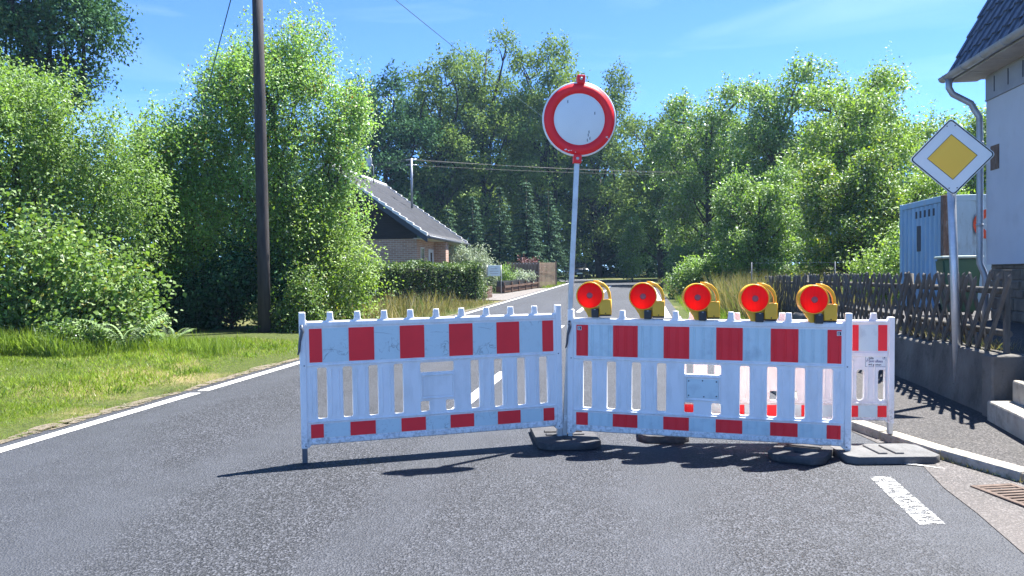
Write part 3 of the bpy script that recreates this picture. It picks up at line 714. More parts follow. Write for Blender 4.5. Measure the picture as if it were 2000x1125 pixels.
for dz in (.16, -.16):
    mb = MB(); mb.M = Matrix.Translation((0, 0, zc + dz)); mb.box((-.048, -.044, -.015), (.048, .046, .015), .004); mb.build('clamp', M['dark_steel'], ds)

# ------------------------------------------------------------------ street drain
dg_ = thing('street_drain', 'rusty cast iron drain grate set in the gutter by the kerb', 'drain grate', (3.08, 4.62, gz(4.62) + .005), R(98))
mb = MB()
for a, b, c, d in ((-.26, .26, -.15, -.115), (-.26, .26, .115, .15), (-.26, -.225, -.115, .115), (.225, .26, -.115, .115)): mb.box((a, c, -.05), (b, d, .010), .003)
mb.build('frame', M['grate'], dg_)
for i in range(9):
    mb = MB(); x = -.20 + i*.05; mb.box((x - .012, -.116, -.03), (x + .012, .116, .008), .002); mb.build('bar', M['grate'], dg_)
mb = MB(); mb.box((-.23, -.12, -.012), (.23, .12, -.006)); mb.build('pit_shade', M['black_pl'], dg_)  # black sheet stands in for the shade below the bars

# ------------------------------------------------------------------ terrace, wall, steps on the right
TH = 0.60
def tz(y): return gz(y) + float(np.interp(y, [0, 7, 9.5, 13, 18, 26], [TH, TH, .56, .5, .38, .2]))
yy = [6.78, 7.5, 9.1, 10.5, 12, 15, 18, 22]
Vv = []; Ff = []
for y in yy:
    for x in (wx(y) + .12, wx(y) + 3, wx(y) + 7, wx(y) + 16): Vv.append((x, y, tz(y)))
for i in range(len(yy)-1):
    for k in range(3): a = i*4 + k; Ff.append((a, a+1, a+5, a+4))
tag(mobj('terrace', np_mesh('terrace', Vv, Ff), M['pave']), kind='structure')
tag(MB().box((4.9, 1.0, gz(3)), (12, 6.779, gz(6.7) + TH - .004)).build('entrance_landing', M['pave']), kind='structure')
rw = thing('retaining_wall', 'low weathered concrete retaining wall below the lattice fence', 'wall')
segs = [6.78, 8.15, 9.5, 11.2, 13, 15.2]
for i, (a, b) in enumerate(zip(segs[:-1], segs[1:])):
    mb = MB(); P = [Vector((wx(a), a, 0)), Vector((wx(b) - .01, b - .012, 0))]
    za, zb_ = tz(a), tz(b)
    vs = []
    for p, z in ((P[0], za), (P[1], zb_)):
        lean = .05
        vs += [(p.x - lean, p.y, gz(p.y) - .1), (p.x + .20, p.y, gz(p.y) - .1), (p.x + .20, p.y, z + .012), (p.x + .012*(i % 2), p.y, z + .012 - .05*(i > 0))]
    mb._add(vs, [(0, 1, 2, 3), (7, 6, 5, 4), (0, 3, 7, 4), (3, 2, 6, 7), (2, 1, 5, 6), (1, 0, 4, 5)])
    bmesh.ops.bevel(mb.bm, geom=mb.bm.edges[:], offset=.012, segments=1, affect='EDGES')
    mb.build('wall_section', M['concrete'], rw)
mb = MB(); mb.box((wx(6.7) - .07, 6.62, gz(6.7)), (9, 6.776, gz(6.7) + TH + .01), .012); mb.build('end_face', M['concrete'], rw)
stp = thing('concrete_steps', 'worn concrete steps rising from the pavement at the right edge', 'steps', (4.04, 6.60, gz(6.6) + .06), R(-14.5))
for i in range(3):
    mb = MB(); mb.box((.03 + .19*i, -3.4, -.1), (2.2, -.02 - .004*i, .178*(i+1)), .018, 2); mb.build('step', M['step'], stp)

# ------------------------------------------------------------------ lattice fence
fdir = Vector((wx(18) - wx(6.9), 18 - 6.9, 0)).normalized(); fa = math.atan2(fdir.y, fdir.x)
f0 = Vector((wx(6.9) + .11, 6.82, 0))
fe = thing('lattice_fence', 'dark weathered wooden lattice fence of crossed half round pickets on the wall', 'fence')
def fpos(s, off, h): 
    p = f0 + fdir*s; nrm = Vector((-fdir.y, fdir.x, 0)); q = p + nrm*off
    return (q.x, q.y, tz(q.y) + h)
def half_round(L, r_):
    mb = MB(); n = 5; sec = [(r_*math.cos(R(180*k/(n-1))), -.75*r_*math.sin(R(180*k/(n-1)))) for k in range(n)]
    vs = [(x, y, 0) for x, y in sec] + [(x, y, L - .04) for x, y in sec] + [(0, -.1*r_, L)]
    fs = [(i, i+1, n+i+1, n+i) for i in range(n-1)] + [(n-1, 0, n, 2*n-1)] + [(n+i, n+i+1, 2*n) for i in range(n-1)] + [(2*n-1, n, 2*n), tuple(range(n))[::-1]]
    b, f = mb._add(vs, fs)
    bmesh.ops.recalc_face_normals(mb.bm, faces=mb.bm.faces[:])
    me = bpy.data.meshes.new('picket'); mb.bm.to_mesh(me); mb.bm.free(); me.materials.append(M['fence_wood']); return me
pk = [half_round(.90, .031), half_round(.885, .029), half_round(.91, .030)]
frng = np.random.default_rng(3)
s = 0.25; i = 0
while s < 12.0:
    for lean, off in ((1, .034), (-1, .0)):
        if abs(s - 2.62) < .12 and lean < 0: continue
        o = mobj('picket', pk[int(frng.integers(3))], None, fe)
        p = fpos(s, off, -.02 + frng.uniform(-.012, .012)); o.location = p
        ang = R(33.7 + frng.uniform(-1.2, 1.2)) * lean
        o.rotation_mode = 'XYZ'
        o.matrix_local = Matrix.Translation(p) @ Matrix.Rotation(fa + R(180), 4, 'Z') @ Matrix.Rotation(R(frng.uniform(-3, 3)), 4, 'X') @ Matrix.Rotation(ang, 4, 'Y') @ Matrix.Scale(1.0 + frng.uniform(-.012, .02), 4, (0, 0, 1))
    s += .2 + frng.uniform(-.006, .006)
for a, b in ((-.02, 2.5), (2.72, 5.4), (5.5, 8.2), (8.3, 12.2)):
    for h in (.18, .56):
        mb = MB(); mb.tube([fpos(a, -.045, h), fpos(b, -.045, h + .01)], .032, 8); mb.build('rail', M['fence_wood'], fe)
for s in (2.6, 5.45, 8.25, 12.2):
    mb = MB(); mb.tube([fpos(s, -.10, -.1), fpos(s, -.10, .72)], .04, 8); mb.build('post', M['fence_wood'], fe)
mb = MB(); mb.M = Matrix.Translation(fpos(-.03, -.02, 0)) @ Matrix.Rotation(fa, 4, 'Z'); mb.box((-.022, -.022, -.02), (.022, .022, .74), .004); mb.box((-.03, -.03, .74), (.03, .03, .75), .002); mb.build('end_post', M['fence_wood'], fe)
# wire fence beyond, in the tall grass
wf = thing('wire_fence', 'thin wire fence with grey posts in the tall grass behind the lattice fence', 'fence')
wp = [(6.4, 20.5), (8.5, 20.2), (10.6, 19.9), (12.8, 19.6)]
for x, y in wp:
    mb = MB(); mb.tube([(x, y, gz(y) - .1), (x, y, gz(y) + 1.42)], .016, 6); mb.build('post', M['dark_steel'], wf)
for h in (.5, 1.0, 1.40):
    mb = MB(); mb.tube([(x, y, gz(y) + h) for x, y in wp], .003, 4); mb.build('wire', M['steel'], wf)

# ------------------------------------------------------------------ the house on the right
HDR = math.atan(.155)
hr = thing('rendered_house', 'pale grey rendered house with stone plinth and glazed dark tiles at the right edge', 'house', (7.20, 11.66, tz(11.66) - .06), -HDR)
# local axes: x away from the street (right), y back (away from viewer); wall face at x = 0, running to y < 0
ZP, ZE = 0.90, 3.30
mb = MB(); mb.box((0, -9, ZP), (8, 0, ZE + .6)); mb.build('wall', M['stucco'], hr)
mb = MB(); mb.box((.055, -9, -.3), (7.9, -.05, ZP + .0)); base = mb.build('plinth', M['mortar'], hr)
srng = np.random.default_rng(11)
def stones(face):
    z = -.05
    while z < ZP - .03:
        h = srng.uniform(.11, .19); h = min(h, ZP - .006 - z)
        if ZP - z - h < .07: h = ZP - .006 - z
        q = 0.0
        while q < (2.6 if face == 'street' else 1.2):
            w = srng.uniform(.18, .42)
            mb = MB(); pr = srng.uniform(.012, .034)
            if face == 'street': mb.box((.055 - pr, -q - w + .008, z + .007), (.10, -q - .008 - (.05 if q == 0 else 0), z + h - .007), .012, 1)
            else: mb.box((q + .07, -.09, z + .007), (q + w + .06, -.05 + pr, z + h - .007), .012, 1)
            mb.build('stone', M['stone'], base); q += w
        z += h
stones('street'); stones('back')
mb = MB(); mb.box((-.012, -9.01, ZE + .06), (.0, .0, ZE + .42)); mb.box((-.02, -9.02, ZE + .06), (.0, .0, ZE + .085)); mb.build('frieze_board', M['frieze'], hr)
for i in range(6):
    mb = MB(); y = -.28 - i*.42; mb.box((-.018, y - .02, ZE + .15), (-.0125, y, ZE + .38)); mb.build('frieze_slot', M['fascia'], hr)
OV = .40; GE = .30
for i in range(9):
    mb = MB(); y0 = GE - .02 - i*.34; mb.box((-OV - .02, y0 - .33, ZE + .43 - .003*(i % 2)), (-.014, y0, ZE + .452), .004); mb.build('soffit_board', M['soffit'], hr)
mb = MB(); mb.box((-OV + .02, -9, ZE + .455), (4, GE - .04, ZE + .50)); mb.build('eaves_deck', M['soffit'], hr)
# gutter: half round with end cap
mb = MB(); gr = .075; gx0, gz0 = -OV - .075, ZE + .52
sec = [(gx0 + gr*math.cos(R(a)), gz0 + gr*math.sin(R(a))) for a in range(180, 361, 20)]
sec2 = [(gx0 + (gr-.006)*math.cos(R(a)), gz0 + (gr-.006)*math.sin(R(a))) for a in range(360, 179, -20)]
full = sec + sec2; n = len(full)
mb._add([(x, GE + .06, z) for x, z in full] + [(x, -9, z) for x, z in full], [(i, (i+1) % n, n+(i+1) % n, n+i) for i in range(n)] + [tuple(range(n)), tuple(range(n, 2*n))[::-1]])
capn = len(sec); mb._add([(x, GE + .055, z) for x, z in sec], [tuple(range(capn))])
gut = mb.build('gutter', M['zinc'], hr)
for i in range(5):
    mb = MB(); y = GE - .14 - i*.62
    mb.tube([(gx0 + (gr+.005)*math.cos(R(a)), y, gz0 + (gr+.005)*math.sin(R(a))) for a in range(180, 361, 15)], .008, 5); mb.build('gutter_bracket', M['zinc'], gut)
mb = MB(); r_ = .048
mb.tube([(gx0, .13, gz0 - .06), (gx0, .13, gz0 - .20), (gx0 + .05, .12, gz0 - .30), (gx0 + .30, .09, gz0 - .46), (-.14, .065, gz0 - .56), (-.075, .05, gz0 - .68), (-.070, .045, gz0 - 1.0), (-.070, .045, 1.05), (-.070, .045, .92), (-.02, .03, .78), (.0, .02, .70), (.0, .02, -.1)], r_, 12); dp = mb.build('downpipe', M['zinc'], hr)
for zz in (2.75, 1.5, .45):
    mb = MB(); mb.tube([(-.07 if zz > .8 else 0, .045 if zz > .8 else .02, zz - .02), (-.07 if zz > .8 else 0, .045 if zz > .8 else .02, zz + .02)], r_ + .006, 12); mb.build('pipe_clip', M['zinc'], dp)
mb = MB(); mb.box((-.012, -.42, 2.30), (-.0, -.16, 2.66), .003); mb.build('vent', M['rust'], hr)
# steep lower roof slope, single glazed tiles
PIT = R(63); cs, sn = math.cos(PIT), math.sin(PIT)
roof = mobj('roof', None or np_mesh('roof', [(-OV - .02, GE, ZE + .50), (-OV - .02, -9, ZE + .50), (-OV - .02 + 4.2*cs, -9, ZE + .50 + 4.2*sn), (-OV - .02 + 4.2*cs, GE, ZE + .50 + 4.2*sn), (4, GE, ZE + .5), (4, -9, ZE + .5)], [(0, 1, 2, 3)]), M['tile_blue'], hr)
def tile_mesh():
    mb = MB(); prof = [(0, .0), (.03, .028), (.07, .038), (.11, .026), (.135, .004), (.19, 0), (.25, .002), (.285, .012), (.30, .0)]
    n = len(prof); L = .40
    vs = []
    for (s, lift) in ((-.03, .020), (L - .03, -.005)):
        for x, z in prof: vs.append((x, s, z + lift))
    for (s, lift) in ((-.03, .002), (L - .03, -.02)):
        for x, z in prof: vs.append((x, s, z + lift))
    fs = [(i, i+1, n+i+1, n+i) for i in range(n-1)] + [(2*n+i, 3*n+i, 3*n+i+1, 2*n+i+1) for i in range(n-1)] + [(i, 2*n+i, 2*n+i+1, i+1) for i in range(n-1)] + [(0, n, 3*n, 2*n), (n-1, 3*n-1, 4*n-1, 2*n-1)]
    mb._add(vs, fs); bmesh.ops.recalc_face_normals(mb.bm, faces=mb.bm.faces[:])
    me = bpy.data.meshes.new('roof_tile'); mb.bm.to_mesh(me); mb.bm.free(); me.materials.append(M['tile_blue']); return me
tm = tile_mesh()
for rw_ in range(8):
    for c in range(9):
        o = mobj('roof_tile', tm, None, roof)
        s_ = .02 + rw_*.335; yq = GE + .02 - c*.30 + srng.uniform(-.003, .003)
        # tile axes: x along the eave (towards the viewer), y up the slope, z out of the roof
        X = Vector((0, -1, 0)); Yv = Vector((cs, 0, sn)); Z = X.cross(Yv)
        Mx = Matrix((( X.x, Yv.x, Z.x, -OV - .02 + s_*cs + .006*Z.x), (X.y, Yv.y, Z.y, yq), (X.z, Yv.z, Z.z, ZE + .51 + s_*sn), (0, 0, 0, 1)))
        o.matrix_local = Mx @ Matrix.Rotation(R(srng.uniform(-.8, .8)), 4, 'X')
# ------------------------------------------------------------------ blue container
cn = thing('shipping_container', 'weathered blue steel shipping container with rusty corner post behind the fence', 'container', (8.68, 15.45, tz(15.4) - .1), R(-8.0))
HC = 2.40
mb = MB(); mb.box((.09, .06, 0), (6.0, 2.38, HC - .06)); mb.build('core', M['pale_box'], cn)
# local x right, y back. left end is corrugated, the long side faces the viewer
prof = []; q = .16
while q < 2.30: prof += [(q, -.035), (q + .03, .038), (q + .115, .038), (q + .145, -.035)]; q += .235
mb = MB(); n = len(prof)
mb._add([(.045 - d, y, .14) for y, d in prof] + [(.045 - d, y, HC - .14) for y, d in prof], [(i, i+1, n+i+1, n+i) for i in range(n-1)]); mb.build('corrugated_end', M['blue_box'], cn)
for y0 in (0.0, 2.30):
    mb = MB(); mb.box((0, y0, 0), (.15 if y0 == 0 else .12, y0 + .14, HC), .008); mb.build('corner_post', M['rust'] if y0 == 0 else M['blue_box'], cn)
for z0 in (0.0, HC - .13):
    mb = MB(); mb.box((.008, .142, z0), (.10, 2.298, z0 + .125), .006); mb.build('end_rail', M['blue_box'], cn)
    mb = MB(); mb.box((.152, .008, z0), (6.0, .10, z0 + .125), .006); mb.build('side_rail', M['pale_box'], cn)
mb = MB(); mb.box((0.0, 1.18, 1.30), (.012, 1.40, 1.85)); mb.build('worn_label', M['fascia'], cn)
for k in range(5):
    mb = MB(); mb.box((-.002, .45 + .235*k, 2.02), (.012, .53 + .235*k, 2.17)); mb.build('vent_slot', M['fascia'], cn)
prof = []; q = .17
while q < 5.8: prof += [(q, 0), (q + .08, .036), (q + .36, .036), (q + .44, 0)]; q += .50
mb = MB(); n = len(prof)
mb._add([(x, .050 - d, .13) for x, d in prof] + [(x, .050 - d, HC - .13) for x, d in prof], [(i, i+1, n+i+1, n+i) for i in range(n-1)]); mb.build('side_panel', M['pale_box'], cn)
ca = [(.30*math.cos(R(a)), .30*math.sin(R(a))) for a in range(50, 311, 10)] + [(.14*math.cos(R(a)), .14*math.sin(R(a))) for a in range(310, 49, -10)]
me = sheet(ca, [], .006); me.transform(Matrix.Translation((.86, .008, 1.80))); mobj('red_letter', me, M['c_red'], cn)
# wheelie bin
wb = thing('wheelie_bin', 'dark green wheelie bin with pale lid beside the house corner', 'bin', (7.55, 13.0, tz(13)), R(-20))
mb = MB(); mb._add([(-.22, -.26, .06), (.22, -.26, .06), (.22, .26, .06), (-.22, .26, .06), (-.29, -.36, .95), (.29, -.36, .95), (.29, .36, .95), (-.29, .36, .95)], [(0,3,2,1),(4,5,6,7),(0,1,5,4),(1,2,6,5),(2,3,7,6),(3,0,4,7)])
bmesh.ops.bevel(mb.bm, geom=mb.bm.edges[:], offset=.03, segments=2, affect='EDGES'); mb.build('body', M['bin_green'], wb)
mb = MB(); mb.box((-.31, -.40, .955), (.31, .37, 1.0), .02, 2); mb.tube([(-.2, .40, .99), (.2, .40, .99)], .018, 6); mb.build('lid', M['lid_green'], wb)
for s_ in (-1, 1):
    mb = MB(); mb.M = Matrix.Translation((s_*.24, .27, .10)); mb.lathe([(.0001, -.025), (.10, -.025), (.10, .025), (.0001, .025)], 14, 'X'); mb.build('wheel', M['tyre'], wb)

# ------------------------------------------------------------------ utility pole and cables
up = thing('utility_pole', 'tall dark wooden utility pole standing in front of the leafy trees', 'utility pole', (-5.30, 16.4, gz(16.4)))
mb = MB(); mb.tube([(0, 0, -.3), (-.0, 0, 2), (-.02, 0, 5), (-.05, 0, 9.6)], [.135, .128, .118, .10], 14); mb.build('shaft', M['pole_wood'], up)
mb = MB(); mb.box((-.7, -.06, 9.0), (.7, .06, 9.1), .01); mb.build('cross_arm', M['pole_wood'], up)
def cable(name, label, a, b, sag, r_=.012, n=24, mat='wire'):
    a, b = Vector(a), Vector(b); pts = [a.lerp(b, k/n) - Vector((0, 0, 4*sag*(k/n)*(1 - k/n))) for k in range(n+1)]
    mb = MB(); mb.tube(pts, r_, 5); o = mb.build(name, M[mat]); return tag(o, label, 'cable')
cable('overhead_cable', 'single overhead cable slanting from the utility pole down towards the far wood', (-5.35, 16.4, 9.75), (9.5, 62, 9.0), .3, .013)
cable('guy_wire', 'short stay wire crossing the sky left of the utility pole top', (-5.40, 16.4, 9.1), (-7.5, 18.2, 4.6), 0.0, .012)

# ------------------------------------------------------------------ the brick house on the left
hl = thing('brick_house', 'low brick house with steep grey tiled roof and dark wooden gable behind the hedge', 'house', (-3.60, 33.0, gz(33)), -math.atan(.136))
# local: x along the gable (negative = left), y along the eaves (back); eave corner of the roof at the origin
RW, RL, EZ, RZ = 4.55, 8.85, 2.62, 5.85
tanp = (RZ - EZ) / RW
wx0, wy0 = -.62, .55                    # wall faces behind the roof edges
mb = MB()
mb.box((-2*RW - wx0, wy0, -.3), (wx0, RL - .5, EZ - .02)); wall = mb.build('wall', M['brick'], hl)
mb = MB(); mb._add([(-2*RW - wx0 + .0, wy0 - .03, EZ - .02), (wx0, wy0 - .03, EZ - .02), (wx0, wy0 - .03, EZ + .62*tanp - .22), (-RW, wy0 - .03, RZ - .22), (-2*RW - wx0, wy0 - .03, EZ + .62*tanp - .22)], [(0, 1, 2, 3, 4)])
gab = mb.build('gable_back', M['clad'], hl, fix=False)
z = EZ - .02; k = 0
while z < RZ - .4:
    xr = wx0 if z + .19 < EZ + .62*tanp - .22 else -(z + .19 + .22 - EZ)/tanp
    mb = MB(); mb.box((-2*RW - xr, wy0 - .055, z + .006), (xr, wy0 - .032, z + .185)); mb.build('cladding_board', M['clad'], hl); z += .19
# roof slopes as ribbed tile sheets with courses
def slope(sign, name):
    nr = int(RL / .30); nc = 15; Vv = []; cols_ = []
    for i in range(nr + 1):
        for f, h in ((0, .0), (.25, .035), (.5, .035), (.75, .0)): cols_.append(((i + f) * .30, h))
    cols_ = [c for c in cols_ if c[0] <= RL]
    rows = []
    for j in range(nc):
        t0, t1 = j/nc, (j+1)/nc; rows += [(t0, .035), (t1, .0)]
    for t, lift in rows:
        for y, h in cols_:
            x = -RW*t if sign > 0 else -2*RW + RW*t
            Vv.append((x, y, EZ + (RZ - EZ)*t + .06 + h + lift))
    w_ = len(cols_); Ff = []
    for j in range(len(rows)-1):
        for i in range(w_-1): a = j*w_ + i; Ff.append((a, a+1, a+w_+1, a+w_) if sign < 0 else (a, a+w_, a+w_+1, a+1))
    o = mobj(name, np_mesh(name, Vv, Ff), M['tile_grey'], hl); return tag(o, kind=None)
r1 = slope(1, 'roof'); r2 = slope(-1, 'roof')
for sign, y0 in ((1, -.02), (1, RL + .0), (-1, -.02)):
    for j in range(15):
        t0, t1 = j/15, (j+1)/15
        mb = MB(); xa, xb = (-RW*t0, -RW*t1) if sign > 0 else (-2*RW + RW*t0, -2*RW + RW*t1)
        za, zb_ = EZ + (RZ-EZ)*t0, EZ + (RZ-EZ)*t1
        vs = [(xa, y0 - .10, za + .05), (xa, y0 + .14, za + .05), (xb, y0 + .14, zb_ + .03), (xb, y0 - .10, zb_ + .03), (xa, y0 - .10, za + .20), (xa, y0 + .14, za + .20), (xb, y0 + .14, zb_ + .13), (xb, y0 - .10, zb_ + .13)]
        mb._add(vs, [(0,3,2,1),(4,5,6,7),(0,1,5,4),(1,2,6,5),(2,3,7,6),(3,0,4,7)]); mb.build('verge_tile', M['verge_tile'], r1 if sign > 0 else r2)
for j in range(22):
    mb = MB(); y = j*.40; mb.tube([(-RW, y, RZ + .05), (-RW, y + .42, RZ + .085)], .13, 8); mb.build('ridge_tile', M['verge_tile'], r1)
for sign in (1, -1):       # barge boards
    mb = MB(); xa, xb = (0, -RW) if sign > 0 else (-2*RW, -RW)
    vs = [(xa, -.06, EZ - .22), (xa, -.02, EZ - .22), (xb, -.02, RZ - .22), (xb, -.06, RZ - .22), (xa, -.06, EZ + .04), (xa, -.02, EZ + .04), (xb, -.02, RZ + .04), (xb, -.06, RZ + .04)]
    mb._add(vs, [(0,3,2,1),(4,5,6,7),(0,1,5,4),(1,2,6,5),(2,3,7,6),(3,0,4,7)]); mb.build('barge_board', M['fascia'], hl)
mb = MB(); vs = [(-.02, -.02, EZ - .03), (wx0 + .0, -.02, EZ - .03), (wx0, RL, EZ - .03), (-.02, RL, EZ - .03)]
mb.box((wx0, -.015, EZ - .045), (-.02, RL, EZ - .018)); mb.build('soffit', M['soffit'], hl)
mb = MB(); mb.tube([(.05, -.05, EZ + .02), (.05, RL + .05, EZ + .02)], .075, 8); gt = mb.build('gutter', M['dark_steel'], hl)
mb = MB(); mb.tube([(.05, RL - .3, EZ - .02), (.0, RL - .3, EZ - .25), (-.5, RL - .3, EZ - .55), (-.56, RL - .3, EZ - .8), (-.56, RL - .3, 0)], .045, 8); mb.build('downpipe', M['dark_steel'], hl)
def window(x0, y0, y1, z0, z1, door=False):
    mb = MB(); mb.box((x0 - .01, y0, z0), (x0 + .03, y1, z1)); w_ = mb.build('door' if door else 'window', M['frame_white'], hl)
    if door:
        mb = MB(); mb.box((x0 + .031, y0 + .28, z0 + .1), (x0 + .038, y1 - .28, z1 - .15)); mb.build('pane', M['glass'], w_)
    else:
        ym = .5*(y0 + y1)
        for a, b in ((y0 + .06, ym - .03), (ym + .03, y1 - .06)):
            mb = MB(); mb.box((x0 + .031, a, z0 + .06), (x0 + .036, b, z1 - .06)); mb.build('pane', M['glass'], w_)
    mb = MB(); mb.box((x0 - .0, y0 - .05, z0 - .06), (x0 + .09, y1 + .05, z0 - .005)); mb.build('sill', M['soffit'], w_)
window(wx0, 1.15, 1.75, .35, 2.25); window(wx0, 2.6, 3.5, .1, 2.2, True); window(wx0, 5.6, 7.0, .5, 2.15)
mb = MB(); mb.box((wx0 - .02, 3.75, -.3), (-.05, 4.35, EZ - .05)); mb.build('porch_pier', M['brick'], hl)
mb = MB(); mb.box((wx0, 4.5, 1.6), (wx0 + .16, 4.62, 2.0), .03); mb.build('wall_lamp', M['frame_white'], hl)
mb = MB(); mb.tube([(-2.3, 6.05, EZ + 1.8), (-2.3, 6.05, 6.95)], .06, 8); ms = mb.build('service_mast', M['zinc'], hl)
for dz in (0, .28):
    mb = MB(); mb.tube([(-2.3 - .28, 6.05, 6.9 - dz), (-2.3 + .28, 6.05, 6.9 - dz)], .025, 6); mb.build('insulator_arm', M['zinc'], ms)
mb = MB(); mb.M = Matrix.Translation((-4.0, 4.3, 6.55)) @ Matrix.Rotation(R(-55), 4, 'Z'); mb.lathe([(.0001, .12), (.25, .09), (.45, 0), (.46, .0), (.25, .11), (.0001, .14)], 24); mb.tube([(0, .1, 0), (0, .25, -.2), (0, .25, -1.0)], .03, 6); mb.build('satellite_dish', M['zinc'], hl)
for k, (dz, dx) in enumerate(((0, .25), (0, -.25), (-.28, 0))):
    cable('service_cable', ['upper cable running right from the brick house roof mast', 'middle cable running right from the brick house roof mast', 'lowest cable running right from the brick house roof mast'][k], (-5.15 + dx, 39.3, gz(33) + 6.9 + dz), (13, 47, 7.4 + dz*.8 + .08*k), .12, .008, 24, 'black_pl')
    cable('service_cable', ['upper cable running left from the brick house roof mast', 'middle cable running left from the brick house roof mast', 'lowest cable running left from the brick house roof mast'][k], (-5.15 + dx, 39.3, gz(33) + 6.9 + dz), (-14, 33, 5.4 + dz), .15, .011, 24, 'black_pl')

# ------------------------------------------------------------------ frontage of the brick house
nb = thing('notice_board', 'small pale notice board on two thin posts beside the driveway', 'notice board', (-.86, 37.4, gz(37.4)), R(-4))
mb = MB(); mb.box((-.30, -.02, .86), (.30, .02, 1.38), .006); bd = mb.build('board', M['white_sheet'], nb)
mb = MB()
for i, w in enumerate((.16, .22, .2)): mb.box((-w, -.024, 1.2 - .12*i), (w, -.021, 1.225 - .12*i))
tag(mb.build('faint_lettering', M['zinc'], bd), kind='stuff')
for x in (-.34, .34):
    mb = MB(); mb.tube([(x, 0, -.1), (x, 0, 1.40)], .022, 6); mb.build('post', M['zinc'], nb)
P0, P1 = Vector((-.42, 37.6, 0)), Vector((1.50, 45.2, 0)); dd = (P1 - P0).normalized(); aa = math.atan2(dd.y, dd.x); seg = (P1 - P0).length/5
nm = ['nearest the notice board', 'second from the notice board', 'middle one of the row', 'second from the plank screen', 'nearest the plank screen']
for i in range(5):
    p = P0 + dd*seg*i
    t = thing('planter_box', 'brown timber planter box in the row along the driveway, ' + nm[i], 'planter', (p.x, p.y, gz(p.y)), aa, 'planter boxes along the driveway')
    mb = MB(); mb.box((0, -.02, .05), (seg - .03, .38, .34), .01); mb.build('lower_board', M['planter_wood'], t)
    mb = MB(); mb.box((.03, .0, .34), (seg - .08, .36, .60), .01); mb.build('trough', M['black_pl'], t)
    for q in (0.02, seg - .10):
        mb = MB(); mb.box((q, -.06, 0), (q + .08, -.02, .52), .005); mb.build('post', M['planter_wood'], t)
    mb = MB(); mb.box((0, -.085, .30), (seg - .02, -.061, .38), .004); mb.build('rail', M['planter_wood'], t)
ps = thing('plank_screen', 'brown plank privacy screen with a sunlit return side beside the planters', 'screen')
A, B, Cc = Vector((-.25, 45.0, 0)), Vector((1.58, 45.6, 0)), Vector((2.85, 49.8, 0))
def planks(p, q, w, h, front):
    d = (q - p); L = d.length; d.normalize(); a = math.atan2(d.y, d.x); n = int(L / w)
    for i in range(n):
        c = p + d*(i*w)
        mb = MB(); mb.box((.012, 0 if front else (.0 if i % 2 else .03), .03), (w - (.05 if front else .012), .022 if front else (.022 if i % 2 else .052), h), .003)
        o = mb.build('plank', M['plank'], ps); o.location = (c.x, c.y, gz(c.y)); o.rotation_euler = (0, 0, a)
    for zz in (h - .09, h*.60, .2):
        mb = MB(); mb.box((0, .024 if front else .056, zz), (L, .07 if front else .1, zz + .05)); o = mb.build('rail', M['frame_white'] if front else M['plank'], ps); o.location = (p.x, p.y, gz(p.y)); o.rotation_euler = (0, 0, a)  # front rails coloured white to stand in for sunlight between the planks
    if front:
        for i in range(n):
            c = p + d*(i*w + w*.45)
            mb = MB(); mb.box((0, .072, .03), (w - .012, .092, h - .12), .003); o = mb.build('plank', M['plank'], ps); o.location = (c.x, c.y, gz(c.y)); o.rotation_euler = (0, 0, a)
planks(A, B, .205, 1.52, True); planks(B, Cc, .155, 1.50, False)
for p in (A, B, Cc):
    mb = MB(); mb.box((-.05, -.05, 0), (.05, .05, 1.55), .006); o = mb.build('post', M['plank'], ps); o.location = (p.x, p.y - .02, gz(p.y)); o.rotation_euler = (0, 0, R(20))
le = thing('low_timber_edging', 'low brown timber edging wall at the end of the hedge', 'edging', (-1.45, 31.0, gz(31)), R(78))
for i in range(3):
    mb = MB(); mb.box((0, -.05, .02 + .17*i), (2.6, .05, .17 + .17*i), .01); mb.build('timber', M['planter_wood'], le)
# posts by the right-hand verge
for i, (x, y, h) in enumerate(((11.4, 50, 1.15), (12.3, 50.6, 1.05), (13.1, 51.3, 1.2))):
    mb = MB(); mb.tube([(x, y, float(terr(x, y)) - .1), (x + .04, y, float(terr(x, y)) + h)], [.07, .06], 7)
    tag(mb.build('fence_post', M['fence_wood']), 'grey wooden post in the dry grass right of the road bend, ' + ['left of three', 'middle of three', 'right of three'][i], 'post', 'posts in the dry grass')
# dark car far down the road
cr = thing('parked_car', 'dark car under the trees at the end of the road', 'car', (6.05, 72.5, gz(72.5)), R(4))
out = [(-2.1, .35), (-2.15, .75), (-1.9, .95), (-1.3, 1.02), (-.75, 1.48), (.9, 1.52), (1.75, 1.05), (2.1, .95), (2.15, .4), (1.7, .28), (-1.7, .28)]
me = sheet([(x, z) for x, z in out], [], 1.7, .06); me.transform(Matrix.Rotation(R(90), 4, 'Z')); mobj('body', me, M['car_paint'], cr)
mb = MB(); mb._add([(-.68, -1.32, 1.04), (.68, -1.32, 1.04), (.6, -.80, 1.46), (-.6, -.80, 1.46)], [(0, 1, 2, 3)]); o = mb.build('windscreen', M['glass'], cr); o.location = (0, -.03, .02)
for x in (-.62, .62):
    mb = MB(); mb.box((x - .17, -2.20, .66), (x + .17, -2.12, .80), .02); mb.build('headlight', M['glass'], cr)
mb = MB(); mb.box((-.27, -2.20, .42), (.27, -2.17, .53)); mb.build('number_plate', M['sign_white'], cr)
for x in (-.80, .80):
    for y in (-1.35, 1.35):
        mb = MB(); mb.M = Matrix.Translation((x, y, .33)); mb.lathe([(.0001, -.1), (.33, -.1), (.33, .1), (.0001, .1)], 18, 'X'); wh = mb.build('wheel', M['tyre'], cr)
        mb = MB(); mb.M = Matrix.Translation((x*1.13, y, .33)); mb.lathe([(.0001, -.012), (.2, -.012), (.2, .012), (.0001, .012)], 14, 'X'); mb.build('rim', M['steel'], wh)

